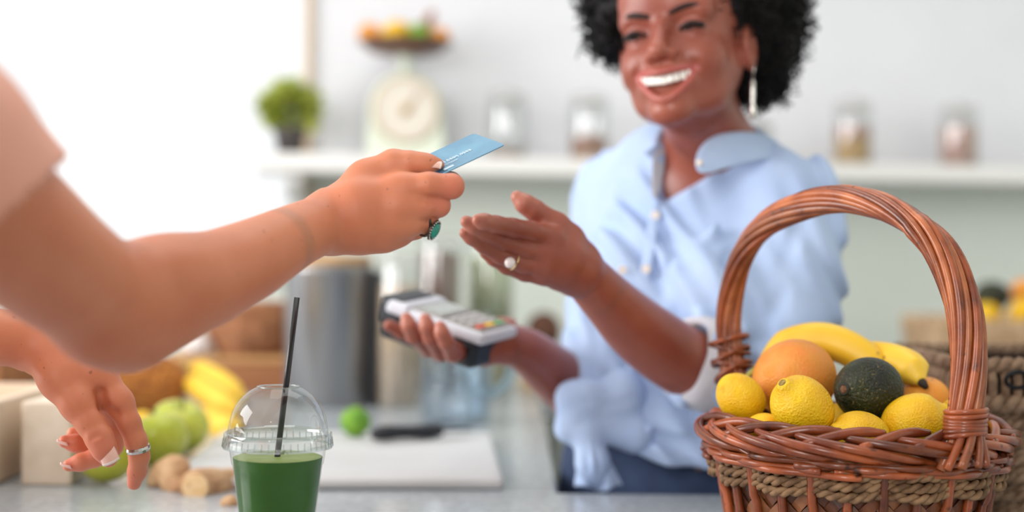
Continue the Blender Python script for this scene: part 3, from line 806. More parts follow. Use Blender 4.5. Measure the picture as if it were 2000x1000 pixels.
V = [(x * f_, y * f_, z) for z, f_ in ((0.004, 0.9), (0.164, 1.0)) for x, y in pth2]
mesh_obj('inner_sheet', V, [(i, (i + 1) % 60, 60 + (i + 1) % 60, 60 + i) for i in range(60)] + [tuple(range(59, -1, -1))], mat('dark_lining', (52, 38, 30), 0.9), sg)
M_iron = mat('black_iron', (30, 32, 36), 0.4, metal=0.6)
rc = Vector(P(1988, 742, 1.492)) - sg.location
mesh_obj('ring_handle', *tube([(rc.x + 0.0125 * math.cos(a), rc.y - 0.002 * math.sin(a), rc.z + 0.0085 * math.sin(a)) for a in np.linspace(0, 2 * math.pi, 33)[:-1]], 0.0024, 8, closed=True), M_iron, sg)

# ------------------------------------------------------------------ far fruit basket on the back counter
fb = thing('rattan_basket', 'pale rattan basket of fruit on the back counter', 'basket', Vector((1.02, 3.0, CZ + 0.005)))
M_rat = mat('pale_rattan', (206, 176, 140), 0.6, rgb2=(178, 146, 112), nscale=30)
for k in range(13):
    rope_row(0.165 - 0.02 * (12 - k) / 12, 0.12, 0.007 + 0.0118 * k, 0.0062, 0.04, 'weave_row', M_rat, fb, 0.6)
mesh_obj('basket_floor', *box(-0.13, 0.13, -0.10, 0.10, 0.002, 0.10), M_rat, fb, smooth=False)
GB = 'fruit in the far rattan basket'
fruit('avocado', 'avocado', 'dark avocado on top of the far rattan basket', P(1938, 580, 2.98), 0.034, (0.9, -0.3, 0.2), group=GB)
fruit('lemon', 'lemon', 'yellow lemon under the avocado in the far rattan basket', P(1925, 616, 2.92), 0.026, (0.9, 0, 0.1), group=GB)
fruit('lemon', 'lemon', 'yellow lemon beside the avocado in the far rattan basket', P(1998, 612, 2.92), 0.028, (0.2, -0.6, 0.6), group=GB)
fruit('orange', 'orange', 'orange at the back of the far rattan basket', P(2004, 572, 3.04), 0.033, (0, 0, 1), group=GB)

# ================================================================== smoothie cup
M_clear = glass_mat('clear_plastic', (250, 252, 251), 0.0, 0.045)
M_rimp = glass_mat('clear_plastic_rim', (236, 240, 238), 0.03, 0.16)
M_smooth = mat('green_smoothie', (50, 110, 8), 0.5, rgb2=(36, 84, 6), nscale=6, ndetail=3, spec=0.2)
M_foam = mat('smoothie_foam', (128, 150, 60), 0.5, rgb2=(150, 165, 90), nscale=60, bump=0.4, bscale=140)
cpos = P(543, 858, 1.27)
cup = thing('smoothie_cup', 'clear plastic takeaway cup of green smoothie with domed lid', 'cup', Vector((cpos.x, cpos.y, CZ + 0.0005)))
ZR = cpos.z - CZ
def cr(z): return 0.0285 + (0.0425 - 0.0285) * (z / ZR)
mesh_obj('cup_wall', *lathe([(0.0, 0.001), (cr(0), 0.0015), (cr(0.004), 0.004)] + [(cr(z), z) for z in np.linspace(0.01, ZR - 0.024, 8)] + [(cr(ZR - 0.021) + 0.0010, ZR - 0.021), (cr(ZR) + 0.0012, ZR - 0.004)], 64, cap=False), M_clear, cup)
zl = ZR - 0.0165
liq = mesh_obj('smoothie', *lathe([(0.0, 0.004), (cr(0.006) - 0.0012, 0.006)] + [(cr(z) - 0.0009, z) for z in np.linspace(0.012, zl, 8)] + [(cr(zl) - 0.003, zl + 0.0004), (0.0, zl)], 64, cap=False), M_smooth, cup)
mesh_obj('foam', *lathe([(cr(zl) - 0.0014, zl + 0.0004), (cr(zl) - 0.0035, zl + 0.0012), (0.02, zl + 0.0008), (0.0, zl + 0.0008)], 64, cap=False), M_foam, liq)
lid = mesh_obj('lid_rim', *lathe([(0.0445, ZR - 0.004), (0.0486, ZR - 0.0075), (0.0492, ZR - 0.006), (0.0480, ZR + 0.002), (0.0478, ZR + 0.0055), (0.0465, ZR + 0.0065), (0.0448, ZR + 0.004), (0.0440, ZR + 0.002)], 72, cap=False), M_rimp, cup)
hd = 0.0435
dome = [(0.0445 * math.cos(a) ** 0.86 if a < 1.5 else 0, ZR + 0.003 + (hd + 0.003) * math.sin(a) ** 1.0) for a in np.linspace(0, math.acos((0.0195 / 0.0445) ** (1 / 0.86)), 18)]
zt = dome[-1][1]
mesh_obj('dome', *lathe(dome + [(0.0180, zt + 0.0012), (0.0165, zt + 0.0010), (0.0150, zt - 0.0004)], 72, cap=False), M_clear, lid)
mesh_obj('dome_edge', *tube([(0.0188 * math.cos(a), 0.0188 * math.sin(a), zt + 0.0006) for a in np.linspace(0, 2 * math.pi, 41)[:-1]], 0.0007, 6, closed=True), M_rimp, lid)
for k in range(48):
    a = 2 * math.pi * k / 48; c, s_ = math.cos(a), math.sin(a)
    mesh_obj('lid_rib', *tube([(0.0490 * c, 0.0490 * s_, ZR - 0.006), (0.0481 * c, 0.0481 * s_, ZR + 0.001)], 0.0006, 5), M_rimp, lid)
tabx = -0.0285
mesh_obj('lid_tab', *box(tabx - 0.004, tabx + 0.004, -0.0345, -0.0325, ZR + 0.004, ZR + 0.014), M_rimp, lid, smooth=False)
# straw
s0 = P(541, 900, 1.268) - P(579, 580, 1.282)
st = tag(mesh_obj('drinking_straw', *tube([P(540, 905, 1.2680) , P(580, 581, 1.282)], 0.0027, 16, cap=False), mat('black_straw', (24, 26, 30), 0.32, coat=0.3)), 'black straw standing in the green smoothie', 'straw')
md = st.modifiers.new('wall', 'SOLIDIFY'); md.thickness = 0.0004

# ================================================================== cutting board, lime, knife
M_board = mat('white_board', (210, 210, 210), 0.5, rgb2=(203, 203, 203), nscale=8)
cb = mesh_obj('cutting_board', *box(-0.2, 0.2, -0.225, 0.225, 0, 0.014), M_board, smooth=False, loc=(-0.218, 1.91, CZ + 0.0005)); cb.rotation_euler = (0, 0, math.radians(3)); bevel(cb, 0.006, 3)
tag(cb, 'white rectangular cutting board behind the smoothie cup', 'cutting board')
lm = P(694, 826, 2.07); fruit('lime', 'lime', 'whole green lime standing on the white cutting board', (lm.x, lm.y, CZ + 0.0145 + 0.0220), 0.0222, (0.12, -0.2, 1))
kn = thing('kitchen_knife', 'black handled kitchen knife lying on the cutting board', 'knife', (P(728, 862, 2.0).x, 2.0, CZ + 0.016))
kv = Vector((P(922, 840, 2.12).x - kn.location.x, 0.09, 0)); ku = kv.normalized(); kl = kv.length
M_kh = mat('black_handle', (32, 32, 36), 0.4)
mesh_obj('handle', *tube([ku * t * kl * 0.68 + Vector((0, 0, 0.011 + 0.001 * math.sin(t * 6))) for t in np.linspace(0, 1, 10)], [0.008, 0.011, 0.0115, 0.0105, 0.010, 0.010, 0.0105, 0.011, 0.0105, 0.009], 12), M_kh, kn)
kn_n = Vector((-ku.y, ku.x, 0))
prof = [(0.66, -0.010), (0.98, -0.009), (1.0, -0.002), (0.98, 0.006), (0.66, 0.010)]
V = [ku * (a * kl) + kn_n * b + Vector((0, 0, z)) for z in (0.009, 0.012) for a, b in prof]; n = 5
mesh_obj('blade', V, [tuple(range(n - 1, -1, -1)), tuple(range(n, 2 * n))] + [(i, (i + 1) % n, n + (i + 1) % n, n + i) for i in range(n)], mat('dark_steel', (60, 62, 68), 0.25, metal=0.9), kn, smooth=False)

# ================================================================== apples, ginger, pineapple, bananas
def stand(px, d, r): q = P(px, 600, d); return Vector((q.x, q.y, CZ + r * 0.93))
GA = 'green apples on the counter'
fruit('apple', 'apple', 'green apple resting against the white cutting board and bananas', stand(352, 1.965, 0.0415), 0.0415, (0.25, -0.3, 1), group=GA)
fruit('apple', 'apple', 'middle green apple of the row, beside the ginger', stand(312, 1.845, 0.040), 0.0395, (-0.3, 0.2, 1), group=GA)
fruit('apple', 'apple', 'green apple lying tilted next to the pale wooden block crate', stand(218, 1.715, 0.0410), 0.0375, (-0.75, -0.5, 0.6), group=GA)
q = P(272, 812, 2.06); fruit('lemon', 'lemon', 'yellow lemon half hidden behind the row of green apples', (q.x, q.y, CZ + 0.0245), 0.024, (0.8, 0.2, 0.4))
def root(name, label, lumps, cut=None, grp=None):
    lo = np.min([np.array(c) - r for c, r in lumps], 0) - 0.01; hi = np.max([np.array(c) + r for c, r in lumps], 0) + 0.01
    S = SDF(lo, hi, 0.0015)
    for (a, r1), (b, r2) in zip(lumps[:-1], lumps[1:]): S.cone(a, b, r1, r2, 0.006)
    S.displace(lambda p: 0.0008 * vnoise(p, 60, 4) + 0.0006 * vnoise(p, 150, 9))
    V, Q = S.mesh(1); base = np.array([V[:, 0].mean(), V[:, 1].mean(), V[:, 2].min()])
    o = np_mesh(name, V - base, Q, M_ginger); o.location = base; tag(o, label, 'ginger', grp)
    if cut:
        c, r, n_ = cut; ring = [(r * math.cos(a), r * math.sin(a) * 0.9, 0) for a in np.linspace(0, 2 * math.pi, 25)[:-1]]
        ch = mesh_obj('cut_face', ring + [(0, 0, 0.0012)], [(i, (i + 1) % 24, 24) for i in range(24)], M_gcut)
        z = Vector(n_).normalized(); ch.rotation_mode = 'QUATERNION'; ch.rotation_quaternion = z.to_track_quat('Z', 'Y'); ch.location = Vector(c) - Vector(base); ch.parent = o
    return o
def gp(px, py, d): return tuple(P(px, py, d))
root('ginger_root', 'knobbly ginger root beside the middle green apple', [(gp(306, 938, 1.70), 0.012), (gp(325, 925, 1.70), 0.016), (gp(342, 918, 1.695), 0.017), (gp(335, 945, 1.68), 0.012), (gp(345, 955, 1.67), 0.010)], grp='ginger pieces')
root('ginger_root', 'thick ginger root with a pale round cut end', [(gp(386, 950, 1.655), 0.0205), (gp(415, 948, 1.675), 0.0195), (gp(445, 945, 1.70), 0.017), (gp(470, 940, 1.72), 0.015)],
     cut=(P(381, 951, 1.6345), 0.0165, (-0.25, -1, 0.12)), grp='ginger pieces')
root('ginger_root', 'small ginger offcut close to the cup', [(gp(440, 984, 1.58), 0.006), (gp(452, 982, 1.58), 0.007), (gp(460, 985, 1.585), 0.005)], grp='ginger pieces')
# pineapple lying on its side
pa = P(245, 748, 2.36); pb = P(335, 762, 2.36); ax = (pb - pa).normalized()
pc = (pa + pb) * 0.5; pc.z = CZ + 0.056
pin = thing('pineapple', 'ripe orange brown pineapple lying behind the apples', 'pineapple', pc)
rs = random.Random(5)
PL, PR = 0.062, 0.056
core = lathe([(max(0.001, PR * 0.93 * math.sqrt(max(0, 1 - (z / PL) ** 2)) ** 0.8), z) for z in np.linspace(-PL, PL, 20)], 28, cap=False)
qr = ax.to_track_quat('Z', 'Y')
mesh_obj('flesh', [tuple(qr @ Vector(v)) for v in core[0]], core[1], M_pine, pin)
for row in range(9):
    z = -PL * 0.88 + PL * 1.76 * row / 8; rad = PR * 0.95 * math.sqrt(max(0.05, 1 - (z / PL) ** 2)) ** 0.8; n_ = max(6, int(2 * math.pi * rad / 0.0185))
    for k in range(n_):
        th = 2 * math.pi * (k + 0.5 * (row % 2)) / n_; c = Vector((rad * math.cos(th), rad * math.sin(th), z)); nr = Vector((math.cos(th), math.sin(th), 0.5 * z / PL)).normalized()
        t1 = Vector((-math.sin(th), math.cos(th), 0)); t2 = nr.cross(t1); R_ = 0.0095
        V = [c + t1 * R_ * math.cos(a) + t2 * R_ * math.sin(a) - nr * 0.001 for a in np.linspace(0, 2 * math.pi, 7)[:-1]] + [c + t1 * R_ * 0.5 * math.cos(a) + t2 * R_ * 0.5 * math.sin(a) + nr * 0.0035 for a in np.linspace(0, 2 * math.pi, 7)[:-1]] + [c + nr * 0.0055]
        mesh_obj('eye_scale', [tuple(qr @ Vector(v)) for v in V], [(i, (i + 1) % 6, 6 + (i + 1) % 6, 6 + i) for i in range(6)] + [(6 + i, 6 + (i + 1) % 6, 12) for i in range(6)], M_pine, pin, smooth=False)
for k in range(26):
    th = rs.uniform(0, 6.28); sp_ = rs.uniform(0.1, 0.75); d = (Vector((sp_ * math.cos(th), sp_ * math.sin(th), -1))).normalized(); L_ = rs.uniform(0.05, 0.10)
    b0 = Vector((0.012 * math.cos(th), 0.012 * math.sin(th), -PL * 0.95)); s_ = d.cross(Vector((math.cos(th), math.sin(th), 0.1))).normalized(); bend = Vector((math.cos(th), math.sin(th), 0)) * 0.018
    V = []
    for t, wd in ((0, 0.010), (0.35, 0.0095), (0.7, 0.006), (1, 0.0006)):
        c = b0 + d * L_ * t + bend * t * t; V += [c - s_ * wd, c + s_ * wd + Vector((0, 0, -0.0)), c + d.cross(s_) * 0.002]
    Fc = []
    for i in range(3): a, b = i * 3, i * 3 + 3; Fc += [(a, a + 2, b + 2, b), (a + 2, a + 1, b + 1, b + 2), (a + 1, a, b, b + 1)]
    mesh_obj('crown_leaf', [tuple(qr @ Vector(v)) for v in V], Fc, M_leaf, pin)
GBN = 'bananas behind the apples'
banana('upper yellow banana of the bunch beside the pineapple', [P(372, 716, 2.42), P(395, 728, 2.39), P(436, 750, 2.35), P(478, 786, 2.32)], 0.0185, GBN)
banana('middle yellow banana of the bunch, under the upper one', [P(372, 738, 2.36), P(386, 756, 2.33), P(424, 780, 2.29), P(466, 806, 2.26)], 0.0185, GBN)
banana('lowest banana of the bunch, lying on the counter', [P(384, 804, 2.27), P(405, 820, 2.22), P(440, 833, 2.19), P(474, 835, 2.17)], 0.0185, GBN)

# ================================================================== wooden crates at the left end
M_bl = mat('bleached_wood', (226, 206, 184), 0.6, rgb2=(206, 182, 156), nscale=9, ndetail=6, stretch=(1, 0.12, 1), bump=0.2, bscale=60)
M_bl2 = mat('bleached_end_grain', (232, 218, 200), 0.6, rgb2=(214, 196, 174), nscale=24, bump=0.2, bscale=60)
M_wd = mat('brown_wood', (178, 120, 76), 0.55, rgb2=(146, 92, 54), nscale=8, ndetail=6, stretch=(0.15, 1, 1), bump=0.2, bscale=50)
def crate(name, label, loc, sx, sy, h, m, rz=0.0, n=2, th=0.010):
    t = thing(name, label, 'crate', loc, rz); hs_ = h / n
    for k in range(n):
        z0 = 0.002 + k * hs_; z1 = z0 + hs_ - 0.004
        for a in (box(-sx, sx, -sy, -sy + th, z0, z1), box(-sx, sx, sy - th, sy, z0, z1), box(-sx, -sx + th, -sy + th, sy - th, z0, z1), box(sx - th, sx, -sy + th, sy - th, z0, z1)):
            bevel(mesh_obj('slat', *a, m, t, smooth=False), 0.0015, 1)
    for ix in (-1, 1):
        for iy in (-1, 1):
            c = (ix * (sx - th - 0.008), iy * (sy - th - 0.008))
            mesh_obj('corner_post', *box(c[0] - 0.008, c[0] + 0.008, c[1] - 0.008, c[1] + 0.008, 0.0, h - 0.004), m, t, smooth=False)
    mesh_obj('crate_floor', *box(-sx + th, sx - th, -sy + th, sy - th, 0.002, 0.010), m, t, smooth=False)
    return t
crate('wooden_crate', 'bleached wooden crate cut by the left end of the counter', (-0.765, 1.72, CZ), 0.155, 0.22, 0.102, M_bl, 0.0, 1, 0.014)
bl = tag(bevel(mesh_obj('wooden_block', *box(-0.030, 0.030, -0.005, 0.16, 0, 0.100), M_bl2, smooth=False, loc=(-0.553, 1.70, CZ + 0.0005)), 0.003, 2), 'pale wooden block between crate and tilted green apple', 'wooden block')
crate('fruit_crate', 'brown wooden crate standing behind the bleached one', (-0.95, 2.22, CZ), 0.19, 0.10, 0.15, M_wd, 0.0, 2)
tb = thing('wooden_box', 'low brown wooden box under the wicker bowl', 'box', (P(455, 700, 2.9).x, 2.93, CZ), 0.0)
bevel(mesh_obj('box_body', *box(-0.125, 0.125, -0.09, 0.09, 0.0, 0.060), M_wd, tb, smooth=False), 0.003, 2)
bevel(mesh_obj('box_lid', *box(-0.13, 0.13, -0.095, 0.095, 0.061, 0.074), mat('pale_box_lid', (206, 158, 104), 0.55, rgb2=(186, 136, 84), nscale=8, stretch=(0.15, 1, 1)), tb, smooth=False), 0.003, 2)
wbw = thing('wicker_bowl', 'brown woven bread bowl turned on the low wooden box', 'basket', (P(492, 650, 2.92).x, 2.92, CZ + 0.0745))
M_bw = mat('brown_rattan', (178, 122, 84), 0.7, rgb2=(140, 90, 58), nscale=40)
for k in range(10):
    t = k / 9; rad = 0.052 + 0.040 * math.sin(0.4 + t * 1.9); 
    pts = [((rad + 0.002 * math.cos(a * 20)) * math.cos(a), (rad + 0.002 * math.cos(a * 20)) * math.sin(a), 0.006 + 0.0105 * k) for a in np.linspace(0, 2 * math.pi, 121)[:-1]]
    mesh_obj('weave_row', *tube(pts, 0.0066, 6, closed=True), M_bw, wbw)
gb = P(384, 694, 2.86)
gl = thing('garlic_bulb', 'white garlic bulb on the low wooden box', 'garlic', (gb.x, gb.y, CZ + 0.0745))
M_gar = mat('garlic_skin', (242, 236, 230), 0.5, rgb2=(230, 216, 210), nscale=20)
gV, gF = lathe([(0.0, 0.0), (0.016, 0.002), (0.030, 0.014), (0.031, 0.022), (0.022, 0.036), (0.009, 0.046), (0.006, 0.058), (0.0, 0.060)], 40, cap=False)
gV = [(x * (1 + 0.06 * math.cos(8 * math.atan2(y, x))), y * (1 + 0.06 * math.cos(8 * math.atan2(y, x))), z) for x, y, z in gV]
mesh_obj('bulb', gV, gF, M_gar, gl)

# ================================================================== things at the back of the side counter
M_steel = mat('brushed_steel', (176, 174, 174), 0.32, metal=0.85, rgb2=(138, 140, 144), nscale=30, stretch=(1, 1, 0.05))
M_blk = mat('black_plastic', (28, 30, 36), 0.35)
cn = thing('steel_canister', 'brushed steel canister with black spine and wooden lid', 'canister', (P(640, 800, 2.66).x, 2.66, CZ))
rc_ = 0.080
mesh_obj('steel_body', *lathe([(0.0, 0.0), (rc_ - 0.003, 0.0), (rc_, 0.004), (rc_ * 1.03, 0.25), (rc_ * 1.03 + 0.002, 0.256), (rc_ * 0.98, 0.258)], 56, cap=False), M_steel, cn)
mesh_obj('lid', *lathe([(0.0, 0.262), (rc_ * 0.99, 0.259), (rc_ * 1.0, 0.272), (rc_ * 0.95, 0.278), (0.0, 0.279)], 48, cap=False), mat('lid_wood', (206, 166, 120), 0.5, rgb2=(186, 144, 100), nscale=10), cn)
sp_ = []
for z0, z1 in ((0.002, 0.255),):
    bevel(mesh_obj('spine', *box(0.072, 0.100, -0.03, 0.03, 0.002, 0.25), M_blk, cn, smooth=False), 0.006, 3)
def cjar(px, d, label, fills, h, r):
    q = P(px, 700, d); t = thing('glass_canister', label, 'jar', (q.x, q.y, CZ + 0.0005), group='glass canisters on the side counter')
    mesh_obj('glass_body', *lathe([(0.0, 0.0), (r * 0.92, 0.0), (r, 0.006), (r, h * 0.9), (r * 0.94, h * 0.93)], 36, cap=False), M_jar, t)
    mesh_obj('lid', *lathe([(r * 0.96, h * 0.93), (r * 1.0, h * 0.935), (r * 1.0, h * 0.985), (r * 0.9, h), (0.0, h)], 36, cap=False), M_lid, t)
    z0 = 0.004
    for nm, col, hh in fills:
        mesh_obj(nm, *lathe([(0.0, z0), (r * 0.93, z0), (r * 0.93, z0 + hh), (0.0, z0 + hh + 0.003)], 36, cap=False), mat('fill_' + nm, col, 0.8, rgb2=tuple(int(c * 0.85) for c in col), nscale=90, bump=0.6, bscale=120, bdist=0.002), t); z0 += hh + 0.001
cjar(778, 2.62, 'tall glass canister of beige oats next to the steel canister', [('beige_oats', (214, 188, 158), 0.22)], 0.28, 0.038)
cjar(856, 2.92, 'tall glass canister of brown coffee beans behind the card terminal', [('coffee_beans', (122, 88, 66), 0.28)], 0.32, 0.044)
cjar(955, 3.0, 'tall glass canister with yellow green filling below the fingers of the woman', [('yellow_filling', (226, 222, 180), 0.14), ('green_filling', (208, 218, 176), 0.14)], 0.33, 0.050)
M_blue = glass_mat('pale_blue_glass', (232, 240, 246), 0.04, 0.16)
pg = thing('glass_pitcher', 'pale blue glass pitcher with handle under the card terminal', 'pitcher', (P(890, 800, 2.38).x, 2.38, CZ))
mesh_obj('pitcher_body', *lathe([(0.0, 0.002), (0.055, 0.002), (0.060, 0.010), (0.060, 0.13), (0.056, 0.17), (0.058, 0.18), (0.055, 0.18), (0.052, 0.17), (0.056, 0.13), (0.056, 0.012), (0.0, 0.008)], 40, cap=False), M_blue, pg)
mesh_obj('pitcher_handle', *tube(spline([(0.056, 0, 0.155), (0.080, 0, 0.150), (0.096, 0, 0.115), (0.086, 0, 0.07), (0.058, 0, 0.045)], 20), 0.007, 10), mat('teal_glass', (168, 194, 204), 0.1, trans=0.3), pg)
bx_ = thing('spice_box', 'small pale wooden box carrying a coconut near the waist of the woman', 'box', (P(1062, 700, 2.95).x - 0.0, 2.98, CZ))
bevel(mesh_obj('box_body', *box(-0.05, 0.05, -0.04, 0.04, 0, 0.072), mat('pale_pine', (214, 184, 146), 0.6, rgb2=(196, 164, 124), nscale=12, stretch=(0.2, 1, 1)), bx_, smooth=False), 0.003, 2)
bevel(mesh_obj('box_lid', *box(-0.053, 0.053, -0.043, 0.043, 0.0725, 0.082), mat('pine_lid', (196, 160, 118), 0.6), bx_, smooth=False), 0.002, 2)
co = tag(mesh_obj('coconut', *lathe([(max(0.001, 0.037 * math.sin(t)), 0.041 - 0.041 * math.cos(t)) for t in np.linspace(0, math.pi, 20)], 28, cap=False), mat('coconut_husk', (110, 74, 56), 0.85, rgb2=(80, 50, 36), nscale=50, bump=0.8, bscale=140, bdist=0.003), loc=(bx_.location.x, bx_.location.y, CZ + 0.0825)), 'brown coconut on the small pale wooden box', 'coconut')

# ================================================================== people
def limb(S, js, n=40, k=0.0, grp=0.0):
    """a smooth tapering limb through the joints"""
    q = spline([tuple(c) + (r,) for c, r in js], n)
    T_ = SDF(None, None, None, like=S)
    for a, b in zip(q[:-1], q[1:]): T_.cone(a[:3], b[:3], a[3], b[3], 0.0)
    S.merge(T_, k)
def nv(*p): return np.array(P(*p))
def jn(*p): return (nv(*p[:3]), p[3])
def chain(S, js, k=0.0):
    for (a, r1), (b, r2) in zip(js[:-1], js[1:]): S.cone(a, b, r1, r2, k)
def fingers(S, lists, kf=0.0035, k=0.008, kb=0.0022):
    """every finger is grown on its own, they keep apart from each other and melt into the palm"""
    Fs = SDF(None, None, None, like=S)
    for js in lists:
        js = [jn(*q) for q in js]
        G_ = SDF(np.min([c - r - 0.012 for c, r in js], 0), np.max([c + r + 0.012 for c, r in js], 0), S.h)
        # snap to the big grid
        i0 = np.clip(np.round((G_.lo - S.lo) / S.h).astype(int), 0, S.n - 2); G_.lo = S.lo + i0 * S.h
        G_.n = np.minimum(G_.n, S.n - i0); G_.a = np.full(G_.n, 0.2, np.float32)
        chain(G_, js, kf)
        sl = tuple(slice(i0[q], i0[q] + G_.n[q]) for q in range(3))
        Fs._put(sl, G_.a, kb, 'u')
    S.merge(Fs, k)
def nail(S_parent, c, n_, t_, wd, ln, m, name='nail', tipm=None):
    """a small curved shell: c centre, n_ outward, t_ along the finger towards its tip"""
    n_ = Vector(n_).normalized(); t_ = Vector(t_); t_ = (t_ - n_ * t_.dot(n_)).normalized(); s_ = n_.cross(t_)
    V = []; NU, NV_ = 9, 9
    for i in range(NU):
        for j in range(NV_):
            u = -1 + 2 * i / (NU - 1); v = -1 + 2 * j / (NV_ - 1)
            w2 = wd * (1 - 0.12 * max(0, -v) ** 2); vv = v * ln * (1 - (0.16 if v > 0 else 0.22) * u * u)
            V.append(Vector(c) + s_ * (u * w2) + t_ * vv - n_ * (u * u * wd * 0.42 + v * v * ln * 0.10))
    Fc = [(i * NV_ + j, (i + 1) * NV_ + j, (i + 1) * NV_ + j + 1, i * NV_ + j + 1) for i in range(NU - 1) for j in range(NV_ - 1)]
    o = mesh_obj(name, V, Fc, m, S_parent); md = o.modifiers.new('t', 'SOLIDIFY'); md.thickness = 0.0009; md.offset = 0
    if tipm:
        o.data.materials.append(tipm)
        for p in o.data.polygons:
            if p.index % (NV_ - 1) >= NV_ - 2: p.material_index = 1
    return o

M_skinL = mat('fair_skin', (214, 138, 104), 0.46, rgb2=(204, 124, 90), nscale=14, ndetail=5, sss=0.22, sssr=0.006, bump=0.12, bscale=420, bdist=0.0006, spots=((170, 104, 76), 150, 0.70, 0.76), attr=[('flush', (210, 118, 96))])
M_skinD = mat('brown_skin', (158, 88, 70), 0.38, rgb2=(140, 71, 55), nscale=12, ndetail=4, sss=0.18, sssr=0.005, bump=0.10, bscale=400, bdist=0.0006, attr=[('flush', (196, 124, 104)), ('lips', (178, 90, 84))], coat=0.06)
M_nail = mat('nail', (236, 190, 174), 0.22, coat=0.6); M_ntip = mat('nail_tip', (248, 232, 222), 0.25, coat=0.5)
M_silver = mat('silver', (206, 204, 200), 0.2, metal=1.0); M_dsil = mat('oxidised_silver', (120, 112, 104), 0.35, metal=0.9, rgb2=(60, 54, 50), nscale=200)

# ------------------------------------------------------------------ customer
SL = SDF((-0.66, 0.40, 0.92), (-0.02, 1.42, 1.56), 0.0026)
# right arm
RA = [jn(-170, 300, 0.83, 0.054), jn(30, 455, 0.93, 0.0465), jn(130, 535, 0.99, 0.0435), jn(248, 606, 1.055, 0.0405), jn(365, 562, 1.10, 0.0385), jn(480, 512, 1.155, 0.0335), jn(570, 464, 1.20, 0.0275), jn(645, 431, 1.245, 0.0248)]
limb(SL, RA, 44)
SL.cone(nv(200, 620, 1.04), nv(240, 662, 1.062), 0.028, 0.019, 0.03)
SL.ell(nv(300, 530, 1.075), (0.030, 0.03, 0.018), None, 0.04)
# left arm
LA = [(np.array((-0.62, 0.62, 1.24)), 0.050), (np.array((-0.72, 0.98, 1.09)), 0.042), jn(-160, 650, 1.26, 0.034), jn(-60, 655, 1.30, 0.0285), jn(70, 664, 1.335, 0.0248)]
# torso and neck (outside the picture)
Tc = np.array((-0.50, 0.52, 1.10))
SL2 = SDF((-0.86, 0.30, 0.86), (-0.28, 1.40, 1.66), 0.006)
SL2.ell((-0.47, 0.52, 1.12), (0.13, 0.10, 0.26), None, 0.0); SL2.cone((-0.62, 0.55, 1.30), (-0.34, 0.62, 1.30), 0.05, 0.05, 0.06); SL2.cone((-0.47, 0.54, 1.36), (-0.46, 0.57, 1.44), 0.05, 0.048, 0.04)
SL2.ell((-0.455, 0.59, 1.54), (0.072, 0.09, 0.105), None, 0.03)
SL2.cone((-0.34, 0.62, 1.30), RA[0][0], 0.052, 0.054, 0.04); chain(SL2, RA[:3], 0.03); chain(SL2, LA[:4], 0.03)

# fine grid of the card hand
SH = SDF(nv(490, 620, 1.13) - 0.02, nv(930, 240, 1.34) + 0.02, 0.0011)
limb(SH, RA[4:], 30)
D0 = 1.24
def lay(S, js, k):
    chain(S, [jn(*q) for q in js], k)
W_ = (645, 431, 1.247)
lay(SH, [(645, 425, 1.245, 0.0225), (700, 395, 1.238, 0.0185), (785, 372, 1.237, 0.0135)], 0.012)      # index metacarpal
lay(SH, [(648, 435, 1.245, 0.0225), (705, 420, 1.235, 0.0190), (782, 405, 1.233, 0.0140)], 0.012)
lay(SH, [(650, 442, 1.247, 0.0215), (705, 442, 1.238, 0.0185), (770, 436, 1.236, 0.0138)], 0.012)
lay(SH, [(652, 447, 1.250, 0.0175), (705, 457, 1.245, 0.0140), (752, 459, 1.244, 0.0126)], 0.012)      # little finger side
lay(SH, [(650, 440, 1.262, 0.016), (730, 455, 1.275, 0.015)], 0.012)                                    # heel of the palm
lay(SH, [(655, 405, 1.255, 0.0165), (715, 352, 1.258, 0.0160), (768, 322, 1.258, 0.0132)], 0.012)      # thumb base
lay(SH, [(720, 420, 1.262, 0.018), (775, 400, 1.262, 0.016)], 0.012)                                    # palm body
fingers(SH, [
    [(785, 371, 1.237, 0.0135), (838, 362, 1.232, 0.0112), (882, 364, 1.236, 0.0106), (880, 357, 1.262, 0.0094), (856, 345, 1.281, 0.0080), (846, 341, 1.287, 0.0072)],
    [(782, 405, 1.233, 0.0138), (822, 402, 1.233, 0.0114), (856, 401, 1.243, 0.0102), (846, 398, 1.270, 0.0094), (815, 395, 1.288, 0.0084)],
    [(770, 436, 1.236, 0.0136), (802, 435, 1.237, 0.0112), (831, 432, 1.246, 0.0102), (826, 425, 1.272, 0.0092), (800, 418, 1.286, 0.0082)],
    [(752, 459, 1.244, 0.0125), (782, 455, 1.246, 0.0104), (812, 446, 1.258, 0.0092), (812, 440, 1.276, 0.0084), (790, 430, 1.286, 0.0074)]], 0.004, 0.011, 0.0022)
TH = SDF(None, None, None, like=SH)
chain(TH, [jn(768, 322, 1.258, 0.0130), jn(800, 319, 1.2555, 0.0108), jn(822, 320, 1.2550, 0.0096), jn(836, 322, 1.2555, 0.0090), jn(852, 324, 1.2575, 0.0074)], 0.004)
SH.merge(TH, 0.006)
for cr_ in ([(862, 391, 1.226), (846, 391, 1.224), (826, 390, 1.221)],):
    q = [nv(*c) for c in cr_]
    for a, b in zip(q[:-1], q[1:]): SH.cone(a, b, 0.0016, 0.0012, 0.006, 's')

